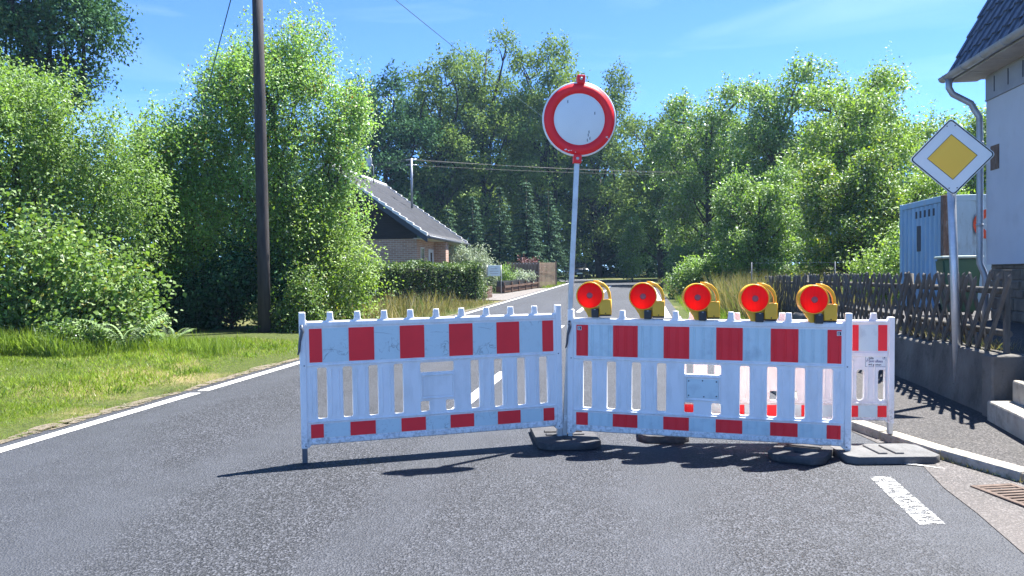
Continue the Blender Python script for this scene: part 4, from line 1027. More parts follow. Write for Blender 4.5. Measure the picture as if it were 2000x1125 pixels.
# ------------------------------------------------------------------ vegetation
def nrm(a): return a / np.maximum(np.linalg.norm(a, axis=-1, keepdims=True), 1e-9)
def leaf_quads(P, A, N, L, W, fold=.12, droop=.10):
    """one folded leaf per point: base, side, tip, side"""
    A = nrm(A); S_ = nrm(np.cross(A, N)); N2 = np.cross(S_, A); L = np.asarray(L)[:, None]
    mid = P + A*L*.42
    r_ = mid + S_*L*W*.5 + N2*L*fold; l_ = mid - S_*L*W*.5 + N2*L*fold; t = P + A*L - N2*L*droop
    V = np.stack([P, r_, t, l_], 1).reshape(-1, 3); n = len(P)
    return V, np.arange(4*n).reshape(n, 4)
def rand_dirs(g, n): return nrm(g.normal(size=(n, 3)))
def bumpy(g, D, k=7, f=3.2):
    """smooth uneven factor over directions"""
    w = rand_dirs(g, k)*f; ph = g.uniform(0, 6.28, k)
    return np.cos(D @ w.T + ph).sum(1)/math.sqrt(k)
def foliage(g, lobes, n_twigs, per, leaf, tw_len, up=.25, jit=.10, W=.55, shell=.62, whips=None, droop=.25, lift=.75):
    """leaves in sprays spread through the outer part of overlapping lobes"""
    lobes = np.asarray(lobes, float)
    wgt = lobes[:, 3]*lobes[:, 4] + lobes[:, 3]*lobes[:, 5] + lobes[:, 4]*lobes[:, 5]; wgt = wgt/wgt.sum()
    li = g.choice(len(lobes), n_twigs, p=wgt)
    D = rand_dirs(g, n_twigs); 
    hang = lobes[li, 2] - lobes[li, 5] > 1.6
    D[:, 2] = np.where((D[:, 2] < -.45) & hang, -D[:, 2]*.8, D[:, 2]); D = nrm(D)
    uneven = np.empty(n_twigs)
    for j in range(len(lobes)):
        k = li == j; uneven[k] = np.clip(1 + .26*bumpy(g, D[k]) + .20*bumpy(g, D[k], 9, 8.0), .45, 1.6)
    rad = (shell + (1-shell)*g.random(n_twigs)**.5) * uneven
    C = lobes[li, :3] + D*lobes[li, 3:6]*rad[:, None]
    T = nrm(D + rand_dirs(g, n_twigs)*.7 + np.array([0, 0, up]))
    ln = tw_len*g.uniform(.6, 1.3, n_twigs)
    s = np.tile(np.linspace(-.45, .55, per), n_twigs) + g.uniform(-.06, .06, n_twigs*per)
    rep = np.repeat(np.arange(n_twigs), per)
    P = C[rep] + T[rep]*(s*ln[rep])[:, None] + g.normal(size=(len(rep), 3))*jit
    P[:, 2] = np.where(P[:, 2] < .03, .03 + np.abs(P[:, 2] - .03)*.5, P[:, 2])
    O = D[rep]
    if whips is not None:
        for (x, y, z, dx, dy, dz, m) in whips:
            b = np.array([x, y, z]); d = np.array([dx, dy, dz]); tt = np.linspace(0, 1, m) + g.uniform(-.02, .02, m)
            q = b + d*tt[:, None] + g.normal(size=(m, 3))*(.07 + .06*(1-tt))[:, None]*np.array([1, 1, .6])
            P = np.concatenate([P, q]); O = np.concatenate([O, nrm(np.tile(d, (m, 1)))]); T = np.concatenate([T, nrm(np.tile(d, (m, 1)))])
            rep = np.concatenate([rep, np.arange(len(T)-m, len(T))])
    n = len(P)
    A = T[rep]*.5 + rand_dirs(g, n)*.85 + np.array([0, 0, -droop])
    N = O*.35 + rand_dirs(g, n)*.75 + np.array([0, 0, lift])
    L = leaf*g.uniform(.65, 1.25, n)
    V, F = leaf_quads(P, A, N, L, W)
    # leaf tone: partly per twig, partly per leaf
    tone = np.clip(.5 + .22*g.normal(size=len(T))[rep] + .20*g.normal(size=n), 0, 1)
    return V, F, tone
def limbs(mb, base, tops, r0, g, n=7, bend=.12):
    """trunk and limbs as tapered tubes"""
    for tp, r1 in tops:
        b = np.array(base, float); t = np.array(tp, float); m = 6
        off = g.normal(size=3)*bend*np.linalg.norm(t-b)*np.array([1, 1, .2])
        pts = [b + (t-b)*(k/m) + off*math.sin(math.pi*k/m) for k in range(m+1)]
        mb.tube([tuple(p) for p in pts], [r0*(1-k/m)**.8 + r1 for k in range(m+1)], n)
def tree(name, label, cat, base, lobes, mat, seed, n_twigs, per, leaf, tw_len, trunk=.15, group=None, bark='bark', trunk_top=None, **kw):
    """thing > trunk, crown; lobes are given relative to the base"""
    g = np.random.default_rng(seed); bx, by = base; bz = float(terr(bx, by)) - .03
    t = thing(name, label, cat, (bx, by, bz), 0, group)
    V, F, tone = foliage(g, lobes, n_twigs, per, leaf, tw_len, **kw)
    mobj('crown', np_mesh('crown', V, F, tone), mat, t)
    mb = MB(); lob = np.asarray(lobes)
    top = trunk_top if trunk_top else (float(lob[:, 0].mean()), float(lob[:, 1].mean()), float(lob[:, 2].max()))
    limbs(mb, (0, 0, -.2), [(top, trunk*.12)], trunk, g, 9, .03)
    for q in lob:
        h = max(.25, q[2] - q[5]*.9) if q[2] - q[5] > .3 else .15
        b0 = np.array(top)*min(.75, max(.05, h/max(top[2], .5)*.75))
        limbs(mb, b0, [((q[0] + g.uniform(-.3, .3)*q[3], q[1] + g.uniform(-.3, .3)*q[4], q[2] + q[5]*.5), trunk*.06)], trunk*.42, g, 6)
        for _ in range(3):
            e = q[:3] + rand_dirs(g, 1)[0]*q[3:6]*.8; limbs(mb, q[:3]*.8 + b0*.2, [(tuple(e), trunk*.03)], trunk*.16, g, 5)
    mb.build('trunk', M[bark], t)
    return t
def forest_lobes(g, H, Wd, low=.25, n=9):
    out = [(0, 0, H*.55, Wd*.30, Wd*.30, H*.26)]
    for k in range(int(n*2.2)):
        f = low + (.94 - low)*((k + g.random())/int(n*2.2)); a = 2.4*k + g.uniform(-.5, .5)
        env = Wd*.66*(1 - abs((f - .45)/.60)**3.2)*g.uniform(.70, 1.15)
        q = Wd*g.uniform(.16, .31)*(1.12 - .25*f)
        out.append((env*math.cos(a)*.8, env*math.sin(a)*.8, H*f, q, q, max(q*.55, H*g.uniform(.045, .085))))
    return out
def shoots(g, lobes, n, L, m):
    """upright leafy shoots standing out of the upper lobes"""
    lb = sorted(lobes, key=lambda q: -q[2])[:max(5, len(lobes)//2)]; out = []
    for _ in range(n):
        q = lb[int(g.integers(len(lb)))]; out.append((q[0] + g.uniform(-.7, .7)*q[3], q[1] - g.uniform(0, .7)*q[4], q[2] + q[5]*.75, g.normal(0, .18)*L, g.normal(0, .1)*L, L*g.uniform(.7, 1.3), m))
    return out
def shrub_lobes(g, W, H, n):
    """uneven low thicket"""
    out = []
    for k in range(n):
        x = W*g.uniform(-1, 1); f = 1 - .55*(x/W)**2; z = H*f*g.uniform(.12, .85); q = g.uniform(.16, .34)*H
        out.append((x, g.uniform(-.25, .3)*H*.6, z, q, q, q*g.uniform(.8, 1.4)))
    return out
LM = {}
LM['pear'] = leaf_mat('pear_leaf', (0.135, 0.270, 0.068), (0.325, 0.503, 0.126), .52, .33, (0.232, 0.145, 0.043), .02)
LM['bright'] = leaf_mat('bright_leaf', (0.124, 0.225, 0.037), (0.283, 0.404, 0.060), .48, .40)
LM['broad'] = leaf_mat('broad_leaf', (0.092, 0.186, 0.034), (0.206, 0.309, 0.063), .48, .36, (0.290, 0.290, 0.043), .03)
LM['dark'] = leaf_mat('oak_leaf', (0.022, 0.064, 0.032), (0.073, 0.156, 0.073), .25, .42, shine=0.07)
LM['wood'] = leaf_mat('woodland_leaf', (0.061, 0.115, 0.030), (0.192, 0.269, 0.076), .28, .40, shine=0.07)
LM['wood2'] = leaf_mat('woodland_leaf_yellower', (0.080, 0.139, 0.031), (0.240, 0.328, 0.078), .30, .40, shine=0.07)
LM['right'] = leaf_mat('glossy_green_leaf', (0.100, 0.201, 0.046), (0.231, 0.349, 0.077), .52, .36)
LM['lime'] = leaf_mat('lime_green_leaf', (0.070, 0.135, 0.018), (0.205, 0.315, 0.045), .48, .42, (0.435, 0.420, 0.029), .10)
LM['silver'] = leaf_mat('silver_leaf', (0.145, 0.189, 0.123), (0.348, 0.406, 0.290), .25, .45)
LM['red'] = leaf_mat('red_leaf', (0.070, 0.018, 0.022), (0.190, 0.050, 0.050), .3, .45)
LM['hedge'] = leaf_mat('hedge_leaf', (0.037, 0.079, 0.017), (0.141, 0.214, 0.046), .25, .32, (0.290, 0.304, 0.174), .10)
LM['spruce'] = leaf_mat('spruce_needles', (0.020, 0.055, 0.035), (0.085, 0.154, 0.084), .12, .5, shine=0.07)
LM['fern'] = leaf_mat('fern_leaf', (0.052, 0.119, 0.019), (0.178, 0.281, 0.048), .40, .40)
LM['grass'] = leaf_mat('grass_blade', (0.117, 0.171, 0.019), (0.242, 0.341, 0.038), .40, .5, (0.40, 0.34, 0.14), .06, shine=0.12)
LM['tallgrass'] = leaf_mat('tall_grass_blade', (0.087, 0.160, 0.022), (0.232, 0.319, 0.043), .42, .45, shine=0.12)
LM['straw'] = leaf_mat('dry_grass_blade', (0.130, 0.115, 0.045), (0.360, 0.300, 0.150), .30, .5, (0.10, 0.15, 0.03), .36, shine=0.12)

# left: hedge trees behind the verge -------------------------------------------------
g0 = np.random.default_rng(21)
wh = [(-1.9, -.5, 5.2, .05, 0, 1.0, 60), (-1.2, -.3, 5.6, -.1, 0, 1.25, 80), (-.9, .1, 6.0, .1, 0, 1.1, 60), (-.3, .0, 6.2, .25, 0, 1.5, 110), (.35, -.2, 6.3, .05, 0, 1.35, 80),
      (1.0, -.2, 5.9, .3, 0, 1.5, 110), (1.25, .0, 5.6, .25, 0, 1.8, 120), (2.1, -.3, 4.9, .3, 0, 1.15, 80), (2.5, -.4, 4.6, .5, 0, .9, 70), (-2.5, -.2, 4.3, -.4, 0, 1.0, 70), (-.55, -.3, 5.8, .0, 0, 1.9, 110), (1.6, -.3, 5.4, .1, 0, 1.2, 80)]
pl_ = [(0, 0, 4.9, 1.1, 1.2, 1.7), (-.9, -.3, 4.6, .8, .9, 1.5), (.9, -.2, 4.9, .8, .9, 1.5), (-1.8, -.2, 3.9, .8, .9, 1.3), (1.75, -.4, 4.2, .65, .8, 1.2), (-2.5, -.3, 3.0, .7, .9, 1.3), (-.5, -.9, 3.2, .9, .7, 1.2), (.7, -.8, 3.3, .9, .7, 1.2),
       (1.5, -.4, 2.7, .65, .9, 1.0), (-1.5, -.9, 2.2, .9, .8, 1.0), (0, -.9, 2.1, 1.0, .7, .9), (-2.5, -.3, 1.6, .8, .9, .9), (-.6, .4, 6.0, .7, .8, 1.1), (.7, .2, 6.2, .7, .8, 1.1), (2.1, -.2, 4.9, .45, .5, .8), (1.9, -.4, 3.7, .42, .6, .7), (-1.3, .2, 5.3, .6, .7, 1.0)]
tree('pear_tree', 'large loose multi-stemmed green tree standing around the utility pole', 'tree', (-5.85, 18.9), pl_,
     LM['pear'], 31, 5200, 15, .080, .55, trunk=.13, whips=wh + shoots(np.random.default_rng(9), pl_, 34, .75, 38), up=.85, jit=.075, W=.50)
tree('hedgerow_tree', 'dense light green tree filling the left edge of the picture above the shrubs', 'tree', (-9.9, 15.6),
     [(-.6, 0, 3.9, 1.7, 1.4, 1.6), (.6, -.2, 3.2, 1.4, 1.2, 1.4), (1.5, .2, 2.5, 1.0, 1.1, 1.4), (-1.8, 0, 2.9, 1.3, 1.2, 1.6), (-.2, -.5, 1.9, 1.5, 1.0, 1.2), (-1.0, .3, 4.6, 1.0, 1.0, 1.0)],
     LM['right'], 32, 5200, 15, .075, .42, trunk=.12, up=.35, jit=.085, W=.55,
     whips=[(.9, 0, 4.0, .1, 0, .6, 40), (1.6, 0, 3.5, .1, 0, .5, 30), (1.9, 0, 3.2, .05, 0, .45, 30), (.2, 0, 4.6, .1, 0, .5, 40)])
tree('hazel_tree', 'leafy tree between the left edge tree and the pole tree, lower than both', 'tree', (-8.3, 18.6),
     [(0, 0, 3.4, 1.3, 1.3, 1.6), (-.8, .2, 2.6, 1.2, 1.2, 1.5), (.9, -.1, 2.4, 1.1, 1.1, 1.5), (0, -.3, 1.4, 1.4, 1.0, 1.0)],
     LM['pear'], 33, 3000, 14, .085, .42, trunk=.10, up=.4, jit=.085)
tree('oak_tree', 'big dark tree high in the top left corner behind the hedge', 'tree', (-18.6, 31),
     [(0, 0, 12.5, 2.6, 2.6, 2.2), (1.2, -.3, 10.6, 2.2, 2.0, 1.6), (-1.8, 0, 10.4, 2.4, 2.2, 2.2), (0, 0, 14.3, 2.2, 2.2, 1.6), (.2, 0, 8.6, 1.8, 1.8, 1.3)],
     LM['dark'], 34, 2600, 13, .17, .60, trunk=.34, bark='bark_dark', up=.1, jit=.17, W=.6)
def shrub(name, label, base, wide, H, n, mat, seed, tw, per, leaf, tl, nsh, **kw):
    g = np.random.default_rng(seed); lb = shrub_lobes(g, wide, H, n)
    return tree(name, label, 'shrub', base, lb, mat, seed, tw, per, leaf, tl, trunk=.04, whips=shoots(g, lb, nsh, H*.24, 16), trunk_top=(0, 0, H*.6), shell=.35, **kw)
shrub('maple_shrub', 'broad leaved shrub with large pale green leaves at the left edge', (-9.2, 13.7), 2.7, 2.5, 30, LM['broad'], 35, 3500, 9, .092, .45, 26, up=.5, jit=.10, W=.78)
shrub('bramble_shrub', 'bramble shrub left of the utility pole, leaves coloured dark to stand for shade', (-6.4, 17.5), 1.5, 1.9, 16, LM['dark'], 36, 1900, 9, .09, .35, 10, up=.3, jit=.09, W=.7)  # dark leaf colour stands in for shade under the pear tree
shrub('elder_shrub', 'yellowish green shrub to the right of the utility pole against the brick house', (-4.55, 18.2), 1.0, 3.4, 18, LM['bright'], 37, 2600, 11, .080, .40, 18, up=.6, jit=.075)
shrub('dogwood_shrub', 'small twiggy shrub at the verge corner right of the utility pole foot', (-4.6, 16.8), .8, 1.15, 11, LM['broad'], 38, 1000, 9, .070, .28, 10, up=.6, jit=.07)
# ferns and weeds at the verge
def fern(label, base, seed, n=11, L=.75):
    g = np.random.default_rng(seed); bx, by = base; t = thing('fern', label, 'fern', (bx, by, float(terr(bx, by)) - .02))
    for k in range(n):
        a = 2*math.pi*k/n + g.uniform(-.3, .3); ln = L*g.uniform(.7, 1.2); m = 16
        tt = np.linspace(.12, 1, m); hor = np.array([math.cos(a), math.sin(a), 0])
        P = hor*(ln*.75*tt)[:, None] + np.array([0, 0, 1])*(ln*(1.05*tt - .55*tt**2.2))[:, None]
        side = np.array([-math.sin(a), math.cos(a), 0]); PL = (.17*ln*np.sin(np.pi*np.clip(tt*.9 + .08, 0, 1)) + .02)
        Pq = np.concatenate([P, P]); Aq = np.concatenate([np.tile(side, (m, 1)) + hor*.45, -np.tile(side, (m, 1)) + hor*.45]) + np.array([0, 0, -.15])
        V, F = leaf_quads(Pq, Aq, np.tile([0, 0, 1.0], (2*m, 1)), np.concatenate([PL, PL]), .26)
        mobj('frond', np_mesh('frond', V, F, np.clip(g.normal(.5, .2, 2*m), 0, 1)), LM['fern'], t)
fern('tall fern at the back edge of the verge, left of the deep shade', (-6.45, 12.75), 41, 13, .95)
fern('smaller fern tucked in the shade behind the tall one', (-6.0, 13.5), 42, 9, .6)
tree('nettle_clump', 'clump of low leafy weeds at the verge edge below the maple shrub', 'weeds', (-7.15, 12.35), [(0, 0, .25, .32, .25, .28), (.3, .1, .2, .25, .22, .22), (-.35, .1, .22, .25, .22, .24)], LM['fern'], 43, 260, 8, .085, .18, trunk=.008, up=.8, jit=.04, W=.5, shell=.3)

# middle: the wood behind the brick house --------------------------------------------
def wood_tree(label, x, y, H, Wd, mat, seed, tw=2100, leaf=.27, low=.10, name='deciduous_tree', group='trees of the wood behind the brick house', n=9, per=12):
    g = np.random.default_rng(seed)
    lb = forest_lobes(g, H, Wd, low, n)
    return tree(name, label, 'tree', (x, y), lb, mat, seed, tw, per, leaf, .95, trunk=.012*H + .08, group=group, bark='bark_dark', up=.3, jit=.24, W=.62, whips=shoots(g, lb, 14, 1.5, 24))
wood_tree('tall dark tree at the left end of the wood, above the brick house roof', -10.6, 66, 17.5, 6.6, LM['dark'], 51)
wood_tree('tree of the wood with a low rounded top, second from the brick house', -6.2, 70, 20.0, 6.8, LM['wood'], 52)
wood_tree('tallest feathery tree of the wood, just left of the round sign', -2.0, 74, 23.6, 7.4, LM['wood2'], 53, 2400)
wood_tree('tall tree of the wood whose loose top stands right behind the round sign', 3.2, 74, 22.8, 7.2, LM['wood2'], 54, 2400)
wood_tree('darker tree of the wood right of the round sign, under which the road vanishes', 8.8, 77, 20.5, 7.6, LM['wood'], 55)
wood_tree('dark tree standing deep in the wood between the two tallest ones', .4, 86, 23.0, 7.8, LM['dark'], 56, 1700)
wood_tree('dark tree deep in the wood behind the roof ridge of the brick house', -8.0, 82, 20.0, 8.0, LM['dark'], 57, 1700)
def spruce(label, x, y, H, seed):
    g = np.random.default_rng(seed); bz = float(terr(x, y)) - .03; t = thing('spruce_tree', label, 'tree', (x, y, bz), 0, 'young spruces in front of the wood')
    Ps, As, Ls = [], [], []
    z = .25
    while z < H - .1:
        rr = (1 - z/H)**.85*H*.27*g.uniform(.8, 1.15) + .08; nb = 7
        for k in range(nb):
            a = 2*math.pi*k/nb + g.uniform(0, 1.0); rl = rr*g.uniform(.75, 1.15); m = max(4, int(rl/.10))
            s = np.linspace(.1, 1, m); d = np.array([math.cos(a), math.sin(a), 0])
            P = d*(rl*s)[:, None] + np.array([0, 0, 1])*(z + .10*rl*np.sin(s*3) - .22*rl*s**2 + .16*rl*s**4)[:, None]
            side = np.array([-d[1], d[0], 0])
            for q in (-1, 0, 1):
                Ps.append(P + g.normal(size=P.shape)*.03); As.append(np.tile(d*.8 + side*q*.8 + np.array([0, 0, -.25]), (m, 1)) + g.normal(size=P.shape)*.15); Ls.append(np.full(m, .26)*g.uniform(.6, 1.2, m))
        z += .26
    P = np.concatenate(Ps); A = np.concatenate(As); L = np.concatenate(Ls)
    V, F = leaf_quads(P, A, np.tile([0, 0, 1.0], (len(P), 1)) + g.normal(size=P.shape)*.4, L, .34, .05, .2)
    mobj('crown', np_mesh('crown', V, F, np.clip(g.normal(.45, .22, len(P)), 0, 1)), LM['spruce'], t)
    mb = MB(); mb.tube([(0, 0, -.2), (0, 0, H)], [.12, .015], 7); mb.build('trunk', M['bark_dark'], t)
spruce('small spruce just right of the brick house roof, leftmost of the young spruces', -4.6, 56, 5.6, 61)
spruce('bushy spruce second from the brick house in the row of young spruces', -2.9, 58, 6.6, 62)
spruce('spruce in the middle of the row above the plank screen', -.9, 59, 7.4, 63)
spruce('tallest young spruce above the right end of the plank screen', 1.15, 58, 7.8, 64)
spruce('young spruce nearest the leaning sign pole', 2.9, 60, 7.2, 65)
# a far belt of trees closes the view
def belt(name, label, seed, x0, x1, y0, depth, h, n, lf):
    g = np.random.default_rng(seed); x = g.uniform(x0, x1, n); y = y0 + g.uniform(0, depth, n)
    top = h*(1 + .16*np.sin(x*.19 + 1) + .12*np.sin(x*.47) + .08*np.sin(x*1.1 + 2))
    z = top*g.random(n)**.8 + terr(x, y)
    P = np.stack([x, y, z], -1) + g.normal(size=(n, 3))*lf*.6; P[:, 2] = np.maximum(P[:, 2], terr(x, y))
    V, F = leaf_quads(P, rand_dirs(g, n), rand_dirs(g, n) + np.array([0, -.3, .5]), lf*g.uniform(.65, 1.3, n), .7)
    o = mobj(name, np_mesh(name, V, F, np.clip(g.normal(.4, .25, n), 0, 1)), LM['dark']); tag(o, label, 'undergrowth' if name == 'undergrowth' else 'wood', kind='stuff')
belt('far_wood', 'dark far wood closing the view behind the road bend', 70, -70, 95, 100, 12, 15.5, 44000, .85)
belt('undergrowth', 'dark undergrowth between the trunks of the wood', 71, -28, 40, 79, 6, 10.5, 36000, .55)

# right: trees beyond the road bend -------------------------------------------------
GR = 'trees right of the road'
def rtree(label, x, y, H, Wd, mat, seed, tw=1700, leaf=.17, low=.12, n=9, per=13, tl=.7):
    g = np.random.default_rng(seed); lb = forest_lobes(g, H, Wd, low, n)
    return tree('deciduous_tree', label, 'tree', (x, y), lb, mat, seed, tw, per, leaf, tl, trunk=.012*H + .06, group=GR, up=.4, jit=.9*leaf, W=.58, whips=shoots(g, lb, 16, tl*1.3, 26))
rtree('dark tree right of the round sign, leftmost of the trees right of the road', 11.9, 61, 14.0, 5.8, LM['wood'], 81, 1900, .22)
rtree('rounded tree second from the round sign in the row right of the road', 13.0, 50, 12.6, 5.2, LM['right'], 82, 2100, .20)
rtree('tall tree with a pointed tip in the middle of the row right of the road', 15.2, 44, 11.6, 4.8, LM['right'], 83, 2200, .19)
rtree('tall bright topped tree above the blue container', 15.2, 34, 9.0, 4.1, LM['bright'], 84, 2600, .15)
rtree('tree behind the tall ones, seen between their crowns', 20.2, 46, 11.0, 5.4, LM['right'], 85, 1800, .20)
rtree('tree whose branches show between the diamond sign and the house eaves', 20.6, 35, 7.4, 3.8, LM['bright'], 86, 1800, .15)
rtree('dark tree standing over the right side of the road bend', 15.6, 66, 14.0, 6.0, LM['dark'], 87, 1700, .25)
rtree('broad leafy tree low in front of the row, left of the lime green one', 9.6, 30, 5.0, 2.5, LM['right'], 88, 2000, .12, .10, 9, 12, .45)
rtree('lime green young tree with yellow shoots in front of the tall row', 11.3, 25.6, 5.0, 2.3, LM['lime'], 89, 2300, .115, .12, 9, 12, .42)
rtree('small leafy tree filling the gap left of the blue container', 13.4, 25.5, 4.3, 2.2, LM['bright'], 90, 1900, .11, .10, 8, 12, .4)
tree('garden_shrub', 'bright green shrub right behind the lattice fence, left of the blue container', 'shrub', (9.35, 19.0), [(0, 0, .9, .8, .7, .8), (.5, .3, 1.4, .5, .5, .7), (-.5, .1, .6, .6, .5, .6)], LM['bright'], 91, 1100, 10, .085, .3, trunk=.04, up=.4, jit=.07)
tree('verge_bush', 'dark bush in the dry grass behind the middle lamp', 'shrub', (7.9, 31), [(0, 0, .8, 1.0, .9, .8), (.8, .2, .6, .7, .7, .6), (-.8, 0, .55, .7, .7, .6)], LM['right'], 92, 1200, 10, .11, .35, trunk=.04, up=.3, jit=.09)
tree('roadside_bush', 'bush with pale leaves at the foot of the trees right of the bend', 'shrub', (10.7, 46), [(0, 0, 1.4, 1.2, 1.0, 1.2), (1.1, .2, 1.0, .9, .8, .9)], LM['right'], 93, 1000, 10, .16, .5, trunk=.05, up=.3, jit=.12)
tree('sapling', 'slender young roadside tree tied to a stake right of the far bend', 'tree', (8.95, 57), [(0, 0, 2.9, .75, .7, .8), (.1, 0, 4.0, .5, .5, .6), (-.1, 0, 1.3, .9, .8, .7)], LM['right'], 94, 520, 10, .17, .5, trunk=.05, up=.4, jit=.12)
tree('understorey_shrub', 'dark undergrowth under the trees where the road disappears', 'shrub', (14.5, 75), [(0, 0, 2.4, 3.6, 2.0, 2.6), (-3.5, 3, 2.2, 2.2, 1.6, 2.4), (4.5, -3, 2.4, 3.0, 2.0, 2.4)], LM['dark'], 95, 1500, 12, .26, .9, trunk=.06, up=.2, jit=.25)
# hedge and garden shrubs at the brick house
def hedge(label, p, q, thick, h, seed, n=15000):
    g = np.random.default_rng(seed); p, q = np.array(p, float), np.array(q, float); d = q - p; L = np.linalg.norm(d); d /= L; nr_ = np.array([-d[1], d[0]])
    t = thing('clipped_hedge', label, 'hedge', (p[0], p[1], gz(p[1])))
    s = g.uniform(-.1, L + .1, n); f = g.random(n); side = g.random(n)
    w = np.where(side < .42, -thick/2 + g.normal(0, .05, n), np.where(side < .9, g.uniform(-thick/2, thick/2, n), thick/2 + g.normal(0, .05, n)))
    z = np.where((side >= .42) & (side < .9), h + g.normal(0, .055, n) - .10*np.abs(w/thick*2)**3, h*f**.85)
    end = g.random(n) < .08; s = np.where(end, L + g.normal(0, .06, n), s); w = np.where(end, g.uniform(-thick/2, thick/2, n), w); z = np.where(end, h*f, z)
    z += .06*np.sin(s*2.1) + .04*np.sin(s*5.3)
    zs = SL*d[1]*s
    P = np.stack([d[0]*s + nr_[0]*w, d[1]*s + nr_[1]*w, z + zs], -1)
    V, F = leaf_quads(P, rand_dirs(g, n) + np.array([0, 0, .2]), rand_dirs(g, n)*.8 + np.array([-nr_[0]*0, -.4, .6]), g.uniform(.06, .11, n), .7)
    mobj('leaves', np_mesh('leaves', V, F, np.clip(g.normal(.45, .25, n), 0, 1)), LM['hedge'], t)
    mb = MB(); mb.M = Matrix.Rotation(math.atan2(d[1], d[0]), 4, 'Z'); mb.box((.05, -thick/2 + .1, -.1), (L - .05, thick/2 - .1, h - .12), .08, 2); mb.build('branch_core', M['bark_dark'], t)
hedge('clipped dark green hedge with a pale sunlit top in front of the brick house', (-6.6, 26.0), (-1.55, 29.6), 1.1, 1.42, 101)
tree('silver_shrub', 'grey green feathery shrub at the end of the clipped hedge', 'shrub', (-2.0, 38.9), [(0, 0, 1.3, 1.0, .8, .9), (.6, .2, .9, .7, .6, .7), (-.6, 0, 1.7, .6, .5, .6)], LM['silver'], 102, 900, 10, .12, .42, trunk=.04, up=.6, jit=.09, W=.35)
tree('ivy_shrub', 'leafy climber hanging over the timber edging beside the hedge end', 'shrub', (-1.75, 30.9), [(0, 0, .7, .5, .5, .6), (.1, .1, .35, .5, .4, .4)], LM['hedge'], 103, 600, 9, .09, .3, trunk=.03, up=.2, jit=.08)
tree('red_leaved_shrub', 'dark red leaved shrub peeping over the plank screen', 'shrub', (1.0, 47.8), [(0, 0, 1.2, .55, .4, .45), (.5, .2, 1.1, .35, .35, .4)], LM['red'], 104, 260, 9, .12, .4, trunk=.04, up=.6, jit=.10)
tree('planter_shrub', 'low green plants growing in the planter boxes before the screen', 'plants', (.55, 42.5), [(0, 0, .75, .35, .7, .22), (.4, 1.4, .75, .3, .5, .2)], LM['silver'], 105, 160, 8, .10, .25, trunk=.02, up=.7, jit=.06)
tree('boxwood_shrub', 'small leafy shrub between the notice board and the plank screen', 'shrub', (-.55, 40.5), [(0, 0, .7, .55, .5, .6), (-.5, .3, .5, .5, .4, .45)], LM['right'], 106, 420, 9, .11, .3, trunk=.03, up=.3, jit=.08)

# grass ------------------------------------------------------------------------------
def grass(name, label, X, Y, H, mat, seed, W=.07, lean=.35, dz=None, tone=0.0):
    g = np.random.default_rng(seed); n = len(X)
    Z = terr(X, Y) - .035 if dz is None else dz
    A = np.stack([g.normal(0, lean, n), g.normal(0, lean, n), np.ones(n)], -1)
    V, F = leaf_quads(np.stack([X, Y, Z], -1), A, np.stack([g.normal(size=n), g.normal(size=n), np.full(n, .2)], -1), H, W, .0, .22)
    o = mobj(name, np_mesh(name, V, F, np.clip(g.normal(.5, .24, n) + tone, 0, 1)), mat); return tag(o, label, 'grass', kind='stuff')
g = np.random.default_rng(120)
n = 120000; Y = 5.2 + (g.random(n)**1.25)*12.5; dist = g.random(n)**.9*(np.minimum(7.5, .35*Y + 2.2)); X = xl(Y) - .20 - dist - .06*np.sin(Y*3) - .03*np.sin(Y*7.7) - g.random(n)*.09
ok = (Y < 14.6 + .1*(X + 7)); X, Y = X[ok], Y[ok]
Yn = g.uniform(4.9, 8.2, 34000); Xn = xl(Yn) - .22 - g.random(34000)*2.6 - .05*np.sin(Yn*5); X = np.concatenate([X, Xn]); Y = np.concatenate([Y, Yn])
patch = .5 + .5*np.sin(X*1.7 + 1.3*np.sin(Y*.9))*np.sin(Y*1.4 + X*.5); edgef = np.clip((xl(Y) - .3 - X)/.8, .5, 1)
grass('verge_grass', 'short mown yellow green grass of the verge on the left', X, Y, (.030 + .06*g.random(len(X))*(.3 + 1.2*patch))*edgef, LM['grass'], 121, .11, .55, tone=.22*np.sin(X*2.3 + 2*np.sin(Y*1.1))*np.sin(Y*2.1 + 1.0 + X) + .25*(g.random(len(X)) < .05))
m = 46; cx = g.uniform(-9.5, -4.2, m); cy2 = g.uniform(6.6, 13.5, m); ok = cx < xl(cy2) - .45; cx, cy2 = cx[ok], cy2[ok]; k = 70
X2 = np.repeat(cx, k) + g.normal(0, .07, len(cx)*k); Y2 = np.repeat(cy2, k) + g.normal(0, .07, len(cx)*k)
grass('grass_tufts', 'darker taller tufts and weeds scattered over the mown verge', X2, Y2, .06 + .10*g.random(len(X2)), LM['tallgrass'], 131, .10, .6, tone=-.2)
Y3 = g.uniform(4.5, 17, 5200); X3 = xl(Y3) - .18 - np.abs(g.normal(0, .13, 5200))
grass('edge_straw', 'dead straw and ragged grass along the crumbling road edge', X3, Y3, .02 + .06*g.random(5200), LM['straw'], 132, .10, 1.3)
n = 16000; X = g.uniform(-11.5, -4.6, n); Y = 12.0 + .24*np.maximum(X + 7, -3) + np.abs(g.normal(0, .5, n)) + .25*np.sin(X*3)
keep = g.random(n) < np.where(X < -6.6, 1.0, .35); X, Y = X[keep], Y[keep]
grass('long_grass', 'long bright grass along the foot of the left shrubs', X, Y, .14 + .34*g.random(len(X))**1.6*np.where(X < -7, 1.1, .6), LM['tallgrass'], 122, .035, .28)
n = 9000; t_ = g.random(n); Y = 19.0 + 10*t_; X = xl(Y) - .35 - g.random(n)**.8*(2.6 - 1.1*t_)
grass('dry_verge_grass', 'pale dry grass on the verge before the clipped hedge', X, Y, .06 + .22*g.random(n)**2, LM['straw'], 123, .06, .4)
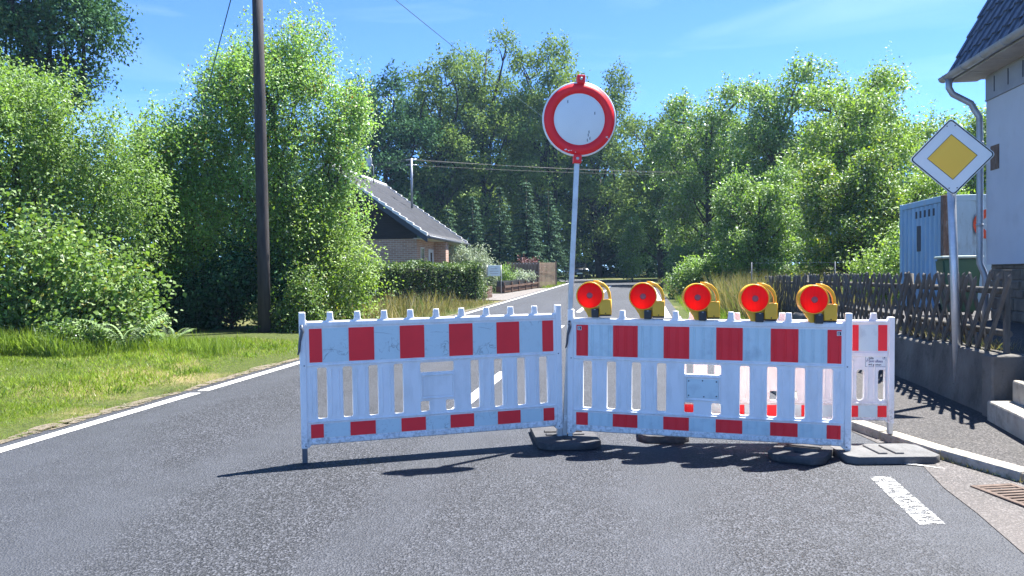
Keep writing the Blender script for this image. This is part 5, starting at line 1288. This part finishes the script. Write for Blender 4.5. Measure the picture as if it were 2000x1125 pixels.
n = 1700; Y = g.uniform(17.8, 25.5, n); X = g.uniform(-5.0, -2.6, n) + (Y - 20)*.20
grass('tall_seed_grass', 'tall tufted grass in front of the hedge', X, Y, .25 + .55*g.random(n)**1.5, LM['straw'], 124, .03, .25)
n = 9000; Y = g.uniform(14.5, 29, n); X = .167*Y + 1.35 + g.random(n)*(2.8) ; 
grass('right_verge_grass', 'green and dry grass on the verge before the lattice fence', X, Y, .10 + .35*g.random(n)**1.5, LM['tallgrass'], 125, .045, .35)
n = 3600; Y = g.uniform(16.5, 24, n); X = .167*Y + 2.2 + np.abs(g.normal(0, 1.3, n)); 
grass('reed_grass', 'tall dry seeding grass beside the far end of the lattice fence', X, Y, .55 + .75*g.random(n), LM['straw'], 126, .018, .22)
n = 9000; Y = g.uniform(28, 62, n); X = .167*Y + 1.35 + g.random(n)**1.3*7
grass('bank_grass', 'sunlit dry grass on the bank right of the road', X, Y, .12 + .3*g.random(n)**1.5, LM['straw'], 127, .08, .4)
n = 2500; Y = g.uniform(46, 56, n); X = xl(Y) - .3 - g.random(n)*2.4
grass('corner_grass', 'bright green grass beside the plank screen at the bend', X, Y, .10 + .15*g.random(n), LM['tallgrass'], 128, .1, .4)
n = 1500; Y = g.uniform(6.85, 11, n); X = np.interp(Y, [p[1] for p in wl_], [p[0] for p in wl_]) + .05 + g.random(n)*.35
grass('wall_top_weeds', 'weeds and straw on the wall top under the lattice fence', X, Y, .03 + .13*g.random(n)**2, LM['straw'], 129, .05, .5, dz=np.array([tz(q) for q in Y]) + .0)
n = 420; Y = np.concatenate([g.uniform(4.7, 5.7, 300), g.uniform(2, 4.7, 120)]); X = np.interp(Y, [p[1] for p in kerbline], [p[0] for p in kerbline]) - np.abs(g.normal(0, .012, n))
grass('kerb_weeds', 'small weeds growing in the joint along the kerb', X, Y, .012 + .035*g.random(n), LM['straw'], 130, .12, .7, dz=SL*Y + .002)

# ------------------------------------------------------------------ thin summer haze
hz = MB().box((-1900, -900, -8), (1900, 3000, 30)).build('haze', None); tag(hz, kind='stuff')
hm = bpy.data.materials.new('haze'); hm.use_nodes = True; hn = hm.node_tree.nodes; hn.remove(hn['Principled BSDF'])
pv = hn.new('ShaderNodeVolumePrincipled'); pv.inputs['Color'].default_value = (0.42, 0.66, 1.0, 1); pv.inputs['Density'].default_value = 0.00034; pv.inputs['Anisotropy'].default_value = 0.3
hm.node_tree.links.new(pv.outputs[0], hn['Material Output'].inputs['Volume']); hz.data.materials.append(hm)
